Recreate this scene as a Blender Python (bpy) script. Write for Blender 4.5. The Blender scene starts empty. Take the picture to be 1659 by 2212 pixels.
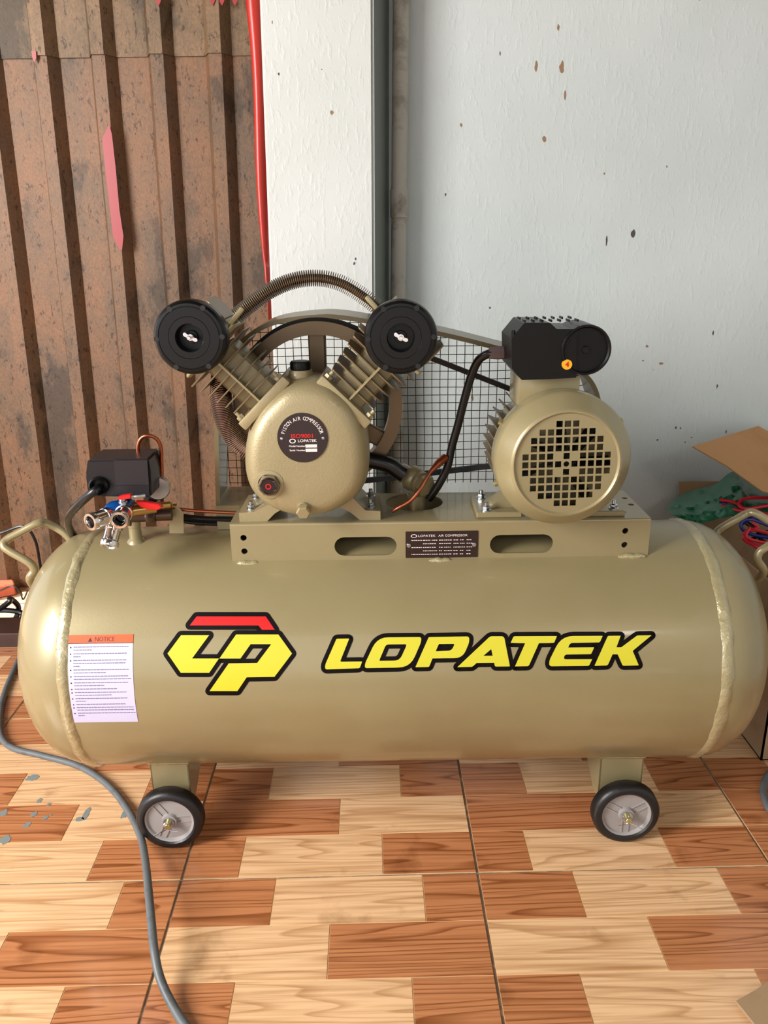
import bpy, bmesh, math, random
from mathutils import Vector, Matrix, noise
R = random.Random(7)
PI = math.pi
# ------------------------------------------------------------------ camera
H, TH, FPX, ROLL = 1.21, math.radians(18.46), 1720.0, 0.0135
CAM = Vector((0, 0, H))
_F = Vector((0, math.cos(TH), -math.sin(TH))); _U = Vector((0, math.sin(TH), math.cos(TH))); _R = Vector((1, 0, 0))
XC = _R*math.cos(ROLL) - _U*math.sin(ROLL); YC = _R*math.sin(ROLL) + _U*math.cos(ROLL)
sc = bpy.context.scene
C = sc.collection
cd = bpy.data.cameras.new('camera'); cam = bpy.data.objects.new('camera', cd); C.objects.link(cam)
cd.sensor_fit = 'HORIZONTAL'; cd.sensor_width = 36; cd.lens = FPX/1659*36; cd.clip_start = 0.05; cd.clip_end = 100
m = Matrix((XC, YC, -_F)).transposed().to_4x4(); m.translation = CAM; cam.matrix_world = m
sc.camera = cam
# ------------------------------------------------------------------ light
w = bpy.data.worlds.new('world'); sc.world = w; w.use_nodes = True
bg = w.node_tree.nodes['Background']; bg.inputs[0].default_value = (0.9, 0.94, 1.0, 1); bg.inputs[1].default_value = 1.15
def lamp(name, kind, loc, rot, energy, color, size=None, sy=None):
    d = bpy.data.lights.new(name, kind); d.energy = energy; d.color = color
    if kind == 'AREA': d.shape = 'RECTANGLE'; d.size = size; d.size_y = sy or size
    if kind == 'SUN': d.angle = 0.01
    o = bpy.data.objects.new(name, d); C.objects.link(o); o.location = loc
    o.rotation_euler = Vector(rot).to_track_quat('-Z', 'Y').to_euler() if len(rot) == 3 else rot
    return o
lamp('sun', 'SUN', (-4, 2.6, 6), (0.5, 0.0, -0.87), 8.0, (1.0, 0.9, 0.75))
lamp('daylight_left', 'AREA', (-2.7, -0.2, 1.9), (2.5, 1.75, -1.2), 130, (1.0, 0.98, 0.95), 1.1, 1.5)
lamp('added_highlight_lamp', 'AREA', (1.45, -1.8, 2.35), (-.8, 3.3, -1.9), 5, (1.0, 0.98, 0.95), .5, .22)  # added small lamp without a fixture, for the soft highlight on the tank
sc.view_settings.view_transform = 'Standard'; sc.view_settings.look = 'None'
sc.view_settings.gamma = 1; sc.view_settings.use_curve_mapping = False
sc.view_settings.exposure = 0.5

# ------------------------------------------------------------------ helpers
def ray(px, py):
    u, v = px-829.5, 1106-py
    return _F*FPX + XC*u + YC*v
def at(px, py, Y=None, Z=None):
    d = ray(px, py)
    t = Y/d.y if Y is not None else (Z-H)/d.z
    return CAM + d*t
TC = Vector((0, 1.58, .386)); TR = .256
def on_tank(px, py, lift=0.0):
    d = ray(px, py).normalized(); r = TR+lift
    a = d.y*d.y+d.z*d.z; oy = -TC.y; oz = H-TC.z
    b = 2*(oy*d.y+oz*d.z); c = oy*oy+oz*oz-r*r
    D = max(b*b-4*a*c, 0)
    return CAM + d*((-b-math.sqrt(D))/(2*a))
def s2l(c):
    return tuple((x/12.92 if x <= .04045 else ((x+.055)/1.055)**2.4) for x in [v/255 for v in c])
def mat(name, col, rough=.5, metal=0.0, coat=0.0, bump=None, var=None, spec=.5, trans=0, alpha=1):
    """bump=(scale,strength,dist)  var=(scale,colour2,amount)"""
    m = bpy.data.materials.new(name); m.use_nodes = True; nt = m.node_tree; N = nt.nodes; L = nt.links
    b = N['Principled BSDF']; b.inputs['Base Color'].default_value = (*s2l(col), 1)
    b.inputs['Roughness'].default_value = rough; b.inputs['Metallic'].default_value = metal
    b.inputs['Coat Weight'].default_value = coat; b.inputs['Coat Roughness'].default_value = .07
    b.inputs['Specular IOR Level'].default_value = spec; b.inputs['Transmission Weight'].default_value = trans
    b.inputs['Alpha'].default_value = alpha
    if bump or var: tc = N.new('ShaderNodeTexCoord')
    if bump:
        n = N.new('ShaderNodeTexNoise'); n.inputs['Scale'].default_value = bump[0]; n.inputs['Detail'].default_value = 4
        L.new(tc.outputs['Object'], n.inputs['Vector'])
        bp = N.new('ShaderNodeBump'); bp.inputs['Strength'].default_value = bump[1]; bp.inputs['Distance'].default_value = bump[2]
        L.new(n.outputs[0], bp.inputs['Height']); L.new(bp.outputs[0], b.inputs['Normal'])
    if var:
        n = N.new('ShaderNodeTexNoise'); n.inputs['Scale'].default_value = var[0]; n.inputs['Detail'].default_value = 6
        n.inputs['Roughness'].default_value = .65
        L.new(tc.outputs['Object'], n.inputs['Vector'])
        cr = N.new('ShaderNodeValToRGB'); e = cr.color_ramp.elements
        e[0].position = var[2] if len(var) > 2 else .45; e[1].position = e[0].position+(var[3] if len(var) > 3 else .2)
        e[0].color = (*s2l(col), 1); e[1].color = (*s2l(var[1]), 1)
        L.new(n.outputs[0], cr.inputs[0]); L.new(cr.outputs[0], b.inputs['Base Color'])
    return m
WL = {}   # world origin of every object made
def tag(o, label=None, cat=None, group=None, kind=None):
    if label: o['label'] = label
    if cat: o['category'] = cat
    if group: o['group'] = group
    if kind: o['kind'] = kind
    return o
def empty(name, loc, label, cat, group=None):
    o = bpy.data.objects.new(name, None); C.objects.link(o); o.location = loc; o.empty_display_size = .05
    WL[o.name] = Vector(loc); return tag(o, label, cat, group)
def obj(name, bm, m, parent=None, label=None, smooth=35, kind=None, flat=False):
    """world-space bmesh -> one mesh object with its origin at its centre"""
    bmesh.ops.recalc_face_normals(bm, faces=bm.faces) if not flat else None
    vs = [v.co for v in bm.verts]
    lo = Vector([min(v[i] for v in vs) for i in range(3)]); hi = Vector([max(v[i] for v in vs) for i in range(3)])
    c = (lo+hi)/2
    for v in bm.verts: v.co -= c
    me = bpy.data.meshes.new(name); bm.to_mesh(me); bm.free()
    ms = m if isinstance(m, (list, tuple)) else [m]
    for q in ms: me.materials.append(q)
    if smooth:
        me.polygons.foreach_set('use_smooth', [True]*len(me.polygons)); me.set_sharp_from_angle(angle=math.radians(smooth))
    o = bpy.data.objects.new(name, me); C.objects.link(o)
    p = WL[parent.name] if parent else Vector((0, 0, 0))
    o.parent = parent; o.location = c-p; WL[o.name] = c
    if label: o['label'] = label
    if kind: o['kind'] = kind
    return o
def copy_tree(o, off=Vector((0, 0, 0)), parent=None, mirror=False):
    c = o.copy(); C.objects.link(c); c.parent = parent or o.parent
    c.location = o.location + (off if parent is None else Vector((0, 0, 0)))
    WL[c.name] = WL[o.name] + off
    for ch in list(o.children): copy_tree(ch, off, c)
    return c
def B(): return bmesh.new()
def frame(origin, axis, up=None):
    """matrix whose Z is axis"""
    z = Vector(axis).normalized(); u = Vector(up) if up else (Vector((0, 0, 1)) if abs(z.z) < .9 else Vector((1, 0, 0)))
    x = u.cross(z).normalized(); y = z.cross(x)
    M = Matrix((x, y, z)).transposed().to_4x4(); M.translation = Vector(origin); return M
def box(bm, lo, hi, bev=0, seg=2, M=None):
    t = bmesh.new(); bmesh.ops.create_cube(t, size=1)
    lo = Vector(lo); hi = Vector(hi)
    for v in t.verts: v.co = Vector([(lo[i]+hi[i])/2+v.co[i]*(hi[i]-lo[i]) for i in range(3)])
    if bev: bmesh.ops.bevel(t, geom=t.edges[:], offset=bev, segments=seg, affect='EDGES', profile=.6)
    return merge(bm, t, M)
def merge(bm, t, M=None):
    if M is not None: bmesh.ops.transform(t, matrix=M, verts=t.verts)
    me = bpy.data.meshes.new('tmp'); t.to_mesh(me); t.free(); bm.from_mesh(me); bpy.data.meshes.remove(me); return bm
def lathe(bm, prof, origin, axis, n=32, up=None, caps=(True, True)):
    M = frame(origin, axis, up); rings = []
    for r, h in prof:
        rings.append([bm.verts.new(M @ Vector((r*math.cos(2*PI*k/n), r*math.sin(2*PI*k/n), h))) for k in range(n)])
    for a, b in zip(rings, rings[1:]):
        for k in range(n): bm.faces.new((a[k], a[(k+1) % n], b[(k+1) % n], b[k]))
    if caps[0]: bm.faces.new(rings[0][::-1])
    if caps[1]: bm.faces.new(rings[-1])
    return bm
def cyl(bm, origin, axis, r, h, n=24, bev=0):
    p = [(r, 0), (r, h)] if not bev else [(r-bev, 0), (r, bev), (r, h-bev), (r-bev, h)]
    return lathe(bm, p, origin, axis, n)
def catmull(p, k=8, closed=False):
    p = [Vector(q) for q in p]; out = []; n = len(p)
    for i in range(n if closed else n-1):
        if closed: a, b, c, d = p[i-1], p[i], p[(i+1) % n], p[(i+2) % n]
        else: a, b, c, d = p[max(i-1, 0)], p[i], p[i+1], p[min(i+2, n-1)]
        for j in range(k):
            t = j/k; out.append(.5*((2*b)+(c-a)*t+(2*a-5*b+4*c-d)*t*t+(3*b-a-3*c+d)*t**3))
    if not closed: out.append(p[-1])
    return out
def tube(bm, path, r, n=12, caps=True):
    path = [Vector(q) for q in path]; rings = []; up = None
    for i, p in enumerate(path):
        t = (path[min(i+1, len(path)-1)]-path[max(i-1, 0)]).normalized()
        if up is None: up = t.orthogonal().normalized()
        up = (up - t*up.dot(t)).normalized(); s = t.cross(up); rr = r[i] if isinstance(r, (list, tuple)) else r
        rings.append([bm.verts.new(p+(up*math.cos(2*PI*k/n)+s*math.sin(2*PI*k/n))*rr) for k in range(n)])
    for a, b in zip(rings, rings[1:]):
        for k in range(n): bm.faces.new((a[k], a[(k+1) % n], b[(k+1) % n], b[k]))
    if caps: bm.faces.new(rings[0][::-1]); bm.faces.new(rings[-1])
    return bm
def arclen(path, step):
    out = []; acc = 0
    for a, b in zip(path, path[1:]):
        L = (b-a).length; t = (b-a).normalized()
        while acc <= L: out.append((a+t*acc, t)); acc += step
        acc -= L
    return out
def plate(outer, holes, thick, M):
    """flat plate in local XY with holes, thickness along +Z, placed by M"""
    bm = bmesh.new(); es = []
    for lp in [outer]+holes:
        vs = [bm.verts.new((x, y, 0)) for x, y in lp]
        es += [bm.edges.new((vs[i], vs[(i+1) % len(vs)])) for i in range(len(vs))]
    bmesh.ops.triangle_fill(bm, use_beauty=True, use_dissolve=False, edges=es, normal=(0, 0, 1))
    r = bmesh.ops.extrude_face_region(bm, geom=bm.faces[:])
    bmesh.ops.translate(bm, vec=(0, 0, thick), verts=[g for g in r['geom'] if isinstance(g, bmesh.types.BMVert)])
    bmesh.ops.transform(bm, matrix=M, verts=bm.verts)
    return bm
def circ(x, y, r, n=20, sx=1): return [(x+r*sx*math.cos(2*PI*k/n), y+r*math.sin(2*PI*k/n)) for k in range(n)]
def slot(x0, x1, y0, y1, n=8):
    r = (y1-y0)/2; ym = (y0+y1)/2; o = []
    for k in range(n+1): a = -PI/2+PI*k/n; o.append((x1-r+r*math.cos(a), ym+r*math.sin(a)))
    for k in range(n+1): a = PI/2+PI*k/n; o.append((x0+r+r*math.cos(a), ym+r*math.sin(a)))
    return o
def rpoly(pts, rs, n=5):
    """round the corners; rs one radius or one per corner"""
    out = []; k = len(pts)
    for i in range(k):
        r = rs if not isinstance(rs, (list, tuple)) else rs[i]
        p = Vector(pts[i]); a = Vector(pts[i-1])-p; b = Vector(pts[(i+1) % k])-p
        if r <= 0: out.append(tuple(p)); continue
        d = min(r, a.length*.49, b.length*.49); A = p+a.normalized()*d; Bq = p+b.normalized()*d
        for j in range(n+1):
            t = j/n; out.append(tuple(A*(1-t)**2+p*2*t*(1-t)+Bq*t*t))
    return out
def text_bm(s, size=1.0, depth=0.0, align='CENTER', bold=0.0):
    cu = bpy.data.curves.new('t', 'FONT'); cu.body = s; cu.size = size; cu.extrude = depth; cu.offset = bold
    cu.align_x = align; cu.align_y = 'CENTER'; cu.resolution_u = 3
    o = bpy.data.objects.new('t', cu); C.objects.link(o); dg = bpy.context.evaluated_depsgraph_get()
    me = bpy.data.meshes.new_from_object(o.evaluated_get(dg)); bm = bmesh.new(); bm.from_mesh(me)
    bpy.data.objects.remove(o); bpy.data.curves.remove(cu); bpy.data.meshes.remove(me); return bm
def decal(flat, lift, f=None, cut=4.0):
    """bmesh lying in pixel coordinates (x, y) -> a vinyl wrapped on the tank shell"""
    ys = [v.co.y for v in flat.verts]; y = math.ceil(min(ys)/cut)*cut
    while y < max(ys):
        bmesh.ops.bisect_plane(flat, geom=flat.verts[:]+flat.edges[:]+flat.faces[:], plane_co=(0, y, 0), plane_no=(0, 1, 0)); y += cut
    for v in flat.verts: v.co = f(v.co.x, v.co.y, lift) if f else on_tank(v.co.x, v.co.y, lift)
    return flat
def flatpoly(bm, outer, holes=()):
    es = []
    for lp in [outer]+list(holes):
        vs = [bm.verts.new((x, y, 0)) for x, y in lp]
        es += [bm.edges.new((vs[i], vs[(i+1) % len(vs)])) for i in range(len(vs))]
    bmesh.ops.triangle_fill(bm, use_beauty=True, use_dissolve=False, edges=es, normal=(0, 0, 1))
    return bm
def stroke(bm, lp, wd):
    n = len(lp)
    for i in range(n):
        a = Vector(lp[i]).to_2d(); b = Vector(lp[(i+1) % n]).to_2d(); d = b-a
        if d.length < 1e-6: continue
        q = Vector((-d.y, d.x)).normalized()*wd
        bm.faces.new([bm.verts.new((*p, 0)) for p in (a+q, b+q, b-q, a-q)])
        bm.faces.new([bm.verts.new((a.x+wd*math.cos(2*PI*k/10), a.y+wd*math.sin(2*PI*k/10), 0)) for k in range(10)])
    return bm
def hexprism(bm, origin, axis, r, h):
    return lathe(bm, [(r*.9, 0), (r, h*.12), (r, h*.85), (r*.85, h)], origin, axis, 6)

# ------------------------------------------------------------------ materials
OLIVE = (150, 136, 98)
M_paint = mat('olive_gold_paint', (152, 139, 103), .34, .25, .35, bump=(260, .06, .002), var=(3, (146, 132, 96), .45, .3))
M_tank = mat('olive_tank_paint', (150, 136, 99), .36, .2, .4, bump=(180, .05, .002), var=(2.2, (143, 129, 90), .45, .3))
M_cast = mat('olive_cast_paint', (155, 140, 104), .42, .25, .15, bump=(300, .25, .002), var=(24, (120, 104, 72), .62, .25))
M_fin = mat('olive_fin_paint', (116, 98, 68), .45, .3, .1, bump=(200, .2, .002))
M_dpaint = mat('guard_paint', (112, 98, 66), .4, .2, .2)
M_weld = mat('painted_weld', (168, 156, 118), .25, .3, .6, bump=(90, .7, .004))
M_black = mat('black_plastic', (9, 7, 7), .36, 0, .03, bump=(400, .1, .001), spec=.3)
M_blackm = mat('black_matt', (12, 11, 11), .7)
M_rubber = mat('black_rubber', (20, 18, 19), .42, 0, 0, bump=(150, .3, .001), var=(60, (52, 48, 48), .6, .2))
M_cable = mat('black_cable', (14, 13, 14), .3)
M_grey = mat('grey_cable', (96, 100, 102), .45, 0, 0, bump=(60, .2, .001), var=(30, (78, 80, 82), .5, .2))
M_rim = mat('grey_wheel_plastic', (150, 143, 140), .4)
M_chrome = mat('chrome', (215, 208, 205), .12, 1.0)
M_zinc = mat('zinc', (190, 196, 205), .25, 1.0)
M_brass = mat('brass', (185, 150, 90), .28, 1.0)
M_yzinc = mat('yellow_zinc', (190, 180, 120), .3, .9)
M_copper = mat('copper', (176, 100, 72), .28, .95)
M_copperfin = mat('finned_tube', (112, 94, 72), .42, .6)
M_copperfin2 = mat('finned_copper_tube', (160, 134, 122), .3, .85)
M_red = mat('red_plastic', (205, 20, 22), .35)
M_blue = mat('blue_anodised', (18, 84, 165), .25, .5)
M_mesh = mat('dark_wire', (60, 54, 42), .5, .5)
M_yel = mat('yellow_vinyl', (204, 194, 40), .4)
M_vblk = mat('black_vinyl', (12, 5, 5), .5, spec=.12)
M_vred = mat('red_vinyl', (200, 12, 10), .4)
M_paper = mat('lavender_paper', (196, 190, 218), .6)
M_orange = mat('orange_print', (250, 84, 20), .5)
M_ink = mat('grey_ink', (104, 98, 126), .6)
M_inkd = mat('dark_ink', (36, 26, 40), .6)
M_white = mat('white_print', (225, 210, 205), .5)
M_plate = mat('brown_black_plate', (58, 44, 40), .22, .4)
M_badge = mat('badge_black', (40, 26, 26), .35)
M_sticker = mat('amber_sticker', (224, 164, 30), .4)
M_glass = mat('sight_glass', (40, 26, 26), .1, 0, .8)
M_belt = mat('belt_rubber', (16, 14, 14), .6)

def wood(name, c1, c2):
    m = bpy.data.materials.new(name); m.use_nodes = True; nt = m.node_tree; N = nt.nodes; L = nt.links
    b = N['Principled BSDF']; b.inputs['Roughness'].default_value = .22; b.inputs['Coat Weight'].default_value = .25; b.inputs['Coat Roughness'].default_value = .08
    tc = N.new('ShaderNodeTexCoord'); oi = N.new('ShaderNodeObjectInfo')
    ad = N.new('ShaderNodeVectorMath'); ad.operation = 'ADD'; cb = N.new('ShaderNodeCombineXYZ')
    mu = N.new('ShaderNodeMath'); mu.operation = 'MULTIPLY'; mu.inputs[1].default_value = 37.0
    L.new(oi.outputs['Random'], mu.inputs[0]); L.new(mu.outputs[0], cb.inputs[2])
    L.new(tc.outputs['Object'], ad.inputs[0]); L.new(cb.outputs[0], ad.inputs[1])
    mp = N.new('ShaderNodeMapping'); mp.inputs['Scale'].default_value = (1.0, 13, 1); L.new(ad.outputs[0], mp.inputs[0])
    n = N.new('ShaderNodeTexNoise'); n.inputs['Scale'].default_value = 1.0; n.inputs['Detail'].default_value = 1.5; n.inputs['Roughness'].default_value = .35
    L.new(mp.outputs[0], n.inputs['Vector'])
    k = N.new('ShaderNodeMath'); k.operation = 'MULTIPLY'; k.inputs[1].default_value = 15; L.new(n.outputs[0], k.inputs[0])
    fr = N.new('ShaderNodeMath'); fr.operation = 'FRACT'; L.new(k.outputs[0], fr.inputs[0])
    cr = N.new('ShaderNodeValToRGB'); e = cr.color_ramp.elements
    e[0].position = 0; e[0].color = (*s2l(c2), 1); e[1].position = .3; e[1].color = (*s2l(c1), 1)
    q = cr.color_ramp.elements.new(.93); q.color = (*s2l(c1), 1); q = cr.color_ramp.elements.new(1); q.color = (*s2l(c2), 1)
    L.new(fr.outputs[0], cr.inputs[0])
    mp2 = N.new('ShaderNodeMapping'); mp2.inputs['Scale'].default_value = (5, 160, 1); L.new(ad.outputs[0], mp2.inputs[0])
    n2 = N.new('ShaderNodeTexNoise'); n2.inputs['Scale'].default_value = 1.0; n2.inputs['Detail'].default_value = 3; L.new(mp2.outputs[0], n2.inputs['Vector'])
    c2r = N.new('ShaderNodeValToRGB'); e = c2r.color_ramp.elements; e[0].position = .32; e[0].color = (.66, .58, .5, 1); e[1].position = .6; e[1].color = (1, 1, 1, 1)
    L.new(n2.outputs[0], c2r.inputs[0])
    mx = N.new('ShaderNodeMix'); mx.data_type = 'RGBA'; mx.blend_type = 'MULTIPLY'; mx.inputs[0].default_value = .75
    L.new(cr.outputs[0], mx.inputs[6]); L.new(c2r.outputs[0], mx.inputs[7])
    mp3 = N.new('ShaderNodeMapping'); mp3.inputs['Scale'].default_value = (3, 6, 3); L.new(tc.outputs['Object'], mp3.inputs[0])
    n3 = N.new('ShaderNodeTexNoise'); n3.inputs['Scale'].default_value = 9; n3.inputs['Detail'].default_value = 5; L.new(ad.outputs[0], n3.inputs['Vector'])
    c3 = N.new('ShaderNodeValToRGB'); e = c3.color_ramp.elements; e[0].position = .64; e[0].color = (1, 1, 1, 1); e[1].position = .78; e[1].color = (.5, .44, .38, 1)
    L.new(n3.outputs[0], c3.inputs[0])
    m2 = N.new('ShaderNodeMix'); m2.data_type = 'RGBA'; m2.blend_type = 'MULTIPLY'; m2.inputs[0].default_value = .8
    L.new(mx.outputs[2], m2.inputs[6]); L.new(c3.outputs[0], m2.inputs[7]); L.new(m2.outputs[2], b.inputs['Base Color'])
    return m
M_dark = wood('dark_wood_tile', (194, 128, 84), (140, 80, 42)); M_light = wood('light_wood_tile', (236, 192, 146), (206, 158, 112))
M_tile = mat('tile_edge_cream', (232, 196, 146), .5); M_grout = mat('grout', (128, 108, 92), .8, var=(26, (176, 150, 122), .5, .15))

def wallmat(name, col, spots=True):
    m = bpy.data.materials.new(name); m.use_nodes = True; nt = m.node_tree; N = nt.nodes; L = nt.links
    b = N['Principled BSDF']; b.inputs['Roughness'].default_value = .55
    tc = N.new('ShaderNodeTexCoord')
    mp = N.new('ShaderNodeMapping'); mp.inputs['Scale'].default_value = (1, 1, .45); L.new(tc.outputs['Object'], mp.inputs[0])
    v = N.new('ShaderNodeTexVoronoi'); v.inputs['Scale'].default_value = 11; v.inputs['Randomness'].default_value = 1; L.new(mp.outputs[0], v.inputs['Vector'])
    nn = N.new('ShaderNodeTexNoise'); nn.inputs['Scale'].default_value = 60; L.new(mp.outputs[0], nn.inputs['Vector'])
    a = N.new('ShaderNodeMath'); a.operation = 'MULTIPLY_ADD'; a.inputs[1].default_value = .06; L.new(nn.outputs[0], a.inputs[0]); L.new(v.outputs['Distance'], a.inputs[2])
    cr = N.new('ShaderNodeValToRGB'); e = cr.color_ramp.elements
    e[0].position = .05; e[0].color = (*s2l((126, 104, 88)), 1); e[1].position = .06; e[1].color = (*s2l(col), 1)
    L.new(a.outputs[0], cr.inputs[0])
    n2 = N.new('ShaderNodeTexNoise'); n2.inputs['Scale'].default_value = 2.3; n2.inputs['Detail'].default_value = 6; L.new(tc.outputs['Object'], n2.inputs['Vector'])
    c2 = N.new('ShaderNodeValToRGB'); e = c2.color_ramp.elements; e[0].position = .35; e[0].color = (.86, .88, .86, 1); e[1].position = .65; e[1].color = (1, 1, 1, 1); L.new(n2.outputs[0], c2.inputs[0])
    mx = N.new('ShaderNodeMix'); mx.data_type = 'RGBA'; mx.blend_type = 'MULTIPLY'; mx.inputs[0].default_value = .8
    L.new(cr.outputs[0], mx.inputs[6]); L.new(c2.outputs[0], mx.inputs[7]); L.new(mx.outputs[2], b.inputs['Base Color'])
    n3 = N.new('ShaderNodeTexNoise'); n3.inputs['Scale'].default_value = 55; n3.inputs['Detail'].default_value = 3
    m3 = N.new('ShaderNodeMapping'); m3.inputs['Scale'].default_value = (1.6, 1.6, .7); L.new(tc.outputs['Object'], m3.inputs[0]); L.new(m3.outputs[0], n3.inputs['Vector'])
    c3 = N.new('ShaderNodeValToRGB'); e = c3.color_ramp.elements; e[0].position = .52; e[1].position = .72; L.new(n3.outputs[0], c3.inputs[0])
    bp = N.new('ShaderNodeBump'); bp.inputs['Strength'].default_value = .22; bp.inputs['Distance'].default_value = .0025
    L.new(c3.outputs[0], bp.inputs['Height']); L.new(bp.outputs[0], b.inputs['Normal'])
    return m
M_wall = wallmat('pale_blue_wall', (196, 201, 200)); M_pillar = wallmat('white_pillar', (202, 203, 200))
M_pipe = mat('weathered_pvc', (168, 162, 150), .5, var=(9, (120, 110, 96), .5, .15), bump=(30, .3, .002))

def fencemat(name, c1, c2):
    m = bpy.data.materials.new(name); m.use_nodes = True; nt = m.node_tree; N = nt.nodes; L = nt.links
    b = N['Principled BSDF']; b.inputs['Roughness'].default_value = .55; b.inputs['Metallic'].default_value = .15
    tc = N.new('ShaderNodeTexCoord'); mp = N.new('ShaderNodeMapping'); mp.inputs['Scale'].default_value = (1, 1, .5); L.new(tc.outputs['Object'], mp.inputs[0])
    def ns(sc_, det, p0, p1, k0, k1, ro=.6):
        n = N.new('ShaderNodeTexNoise'); n.inputs['Scale'].default_value = sc_; n.inputs['Detail'].default_value = det; n.inputs['Roughness'].default_value = ro
        L.new(mp.outputs[0], n.inputs['Vector']); c = N.new('ShaderNodeValToRGB'); e = c.color_ramp.elements
        e[0].position = p0; e[1].position = p1; e[0].color = (*k0, 1); e[1].color = (*k1, 1); L.new(n.outputs[0], c.inputs[0]); return c.outputs[0]
    def mul(a, bb, f=1):
        x = N.new('ShaderNodeMix'); x.data_type = 'RGBA'; x.blend_type = 'MULTIPLY'; x.inputs[0].default_value = f; L.new(a, x.inputs[6]); L.new(bb, x.inputs[7]); return x.outputs[2]
    base = ns(5, 8, .4, .6, s2l(c1), s2l(c2), .75)
    patch = ns(4.6, 9, .54, .60, (1, 1, 1), (.5, .5, .5), .72)
    speck = ns(70, 4, .57, .66, (1, 1, 1), (.3, .25, .22), .75)
    fine = ns(220, 2, .35, .65, (.8, .78, .76), (1.08, 1.06, 1.04))
    L.new(mul(mul(mul(base, patch), speck), fine), b.inputs['Base Color'])
    return m
M_fence = fencemat('rusty_sheet', (128, 92, 64), (104, 83, 64)); M_fence2 = fencemat('brown_sheet', (132, 104, 76), (106, 86, 62))
M_tape = mat('red_tape', (158, 46, 50), .4); M_tarp = mat('red_tarp', (168, 30, 8), .35); M_bluetarp = mat('blue_tarp', (96, 92, 150), .5)
M_sand = mat('sunlit_ground', (206, 168, 138), .9, var=(30, (240, 214, 170), .5, .12), bump=(40, .5, .02))
M_conc = mat('concrete', (150, 148, 142), .8, var=(5, (130, 128, 122), .5, .2))
M_card = mat('cardboard', (186, 136, 86), .7, bump=(120, .05, .001), var=(8, (174, 126, 78), .5, .2))
M_card2 = mat('cardboard_dull', (164, 134, 100), .75, var=(14, (150, 120, 88), .5, .2))
M_bag = mat('green_plastic_bag', (52, 128, 96), .35, 0, .2, trans=.25)
M_dwood = mat('dark_wood', (62, 34, 24), .5, var=(10, (40, 22, 16), .5, .2)); M_roof = mat('roof_sheet', (74, 68, 60), .6)
M_brick = mat('red_brick', (170, 84, 58), .8, bump=(60, .5, .004))
M_rwire = mat('red_wire', (200, 20, 40), .35); M_bwire = mat('blue_wire', (30, 40, 130), .35)
M_spot = mat('dried_grey_paint', (128, 136, 134), .5)

# ------------------------------------------------------------------ setting
def struct(name, bm, m, smooth=0, parent=None):
    o = obj(name, bm, m, parent, smooth=smooth)
    if parent is None: o['kind'] = 'structure'
    return o
g = box(B(), (-8, -8, -.16), (8, 2.42, -.003)); floor = struct('floor', g, M_grout)
TY0 = at(829.5, 1888, Z=0).y          # the tile joint just in front of the wheels
yaw = math.radians(.8); TX0 = at(1032, 1888, Z=0).x; T = .6
MT = Matrix.Translation((TX0, TY0, 0)) @ Matrix.Rotation(yaw, 4, 'Z')
# rows of one printed tile, near edge first: (row cells (u0,u1,dark))
ROWS = [[(0, .19, 1), (.19, .68, 0), (.68, 1, 1)], [(0, .523, 1), (.523, 1, 0)], [(0, .245, 1), (.245, .757, 0), (.757, 1, 1)],
        [(0, .51, 0), (.51, 1, 1)], [(0, .32, 1), (.32, .812, 0), (.812, 1, 1)]]
cache = {}
for j in (-2, -1, 0, 1):
    for i in range(-4, 3):
        c0 = MT @ Vector((i*T+T/2, j*T+T/2, 0))
        if abs(c0.x) > 1.0+.62*c0.y+.35: continue
        if c0.y > 2.35: continue
        key = 'tile'
        if key not in cache:
            b_ = B(); box(b_, (-T/2+.0031, -T/2+.0031, -.0095), (T/2-.0031, T/2-.0031, -.0006)); me = bpy.data.meshes.new('tile'); b_.to_mesh(me); b_.free(); me.materials.append(M_tile); cache[key] = me
        t = bpy.data.objects.new('tile', cache[key]); C.objects.link(t); t.parent = floor
        fw = WL['floor']; t.location = c0-fw; t.rotation_euler.z = yaw
        for r, row in enumerate(ROWS):
            for (u0, u1, dk) in row:
                key = (r, u0)
                gp = .0011
                if key not in cache:
                    hw = (u1-u0)*T/2; ge = .0032; b_ = B(); box(b_, (-hw+(ge if u0 == 0 else gp), -.06+(ge if r == 0 else gp), -.002), (hw-(ge if u1 == 1 else gp), .06-(ge if r == 4 else gp), 0)); me = bpy.data.meshes.new('plank'); b_.to_mesh(me); b_.free()
                    me.materials.append(M_dark if dk else M_light); cache[key] = me
                p = bpy.data.objects.new('plank', cache[key]); C.objects.link(p); p.parent = t
                p.location = ((u0+u1)/2*T-T/2, -T/2+r*.12+.06, .0006)
# dried paint drops on the floor at the left
for k, (px, py, rx, ry) in enumerate([(70, 1681, 16, 7), (86, 1730, 6, 5), (106, 1738, 5, 3), (8, 1757, 9, 6), (72, 1760, 8, 5), (98, 1767, 6, 4), (58, 1783, 8, 5), (10, 1815, 12, 8), (186, 1759, 8, 10), (172, 1770, 11, 4), (268, 1760, 8, 7), (110, 1761, 3, 2)]):
    c0 = at(px, py, Z=0); s = c0.y*.00062; bm = B()
    P = [(c0.x+rx*s*(1+.3*R.uniform(-1, 1))*math.cos(a), c0.y+ry*s*1.9*(1+.3*R.uniform(-1, 1))*math.sin(a)) for a in [2*PI*q/14 for q in range(14)]]
    bm = plate([(p[0], p[1]) for p in catmull([Vector((*p, 0)).to_3d() for p in P], 3, True) for p in [(p.x, p.y)]], [], .0006, Matrix.Translation((0, 0, .0007)))
    obj('paint_drop', bm, M_spot, floor)

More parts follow.
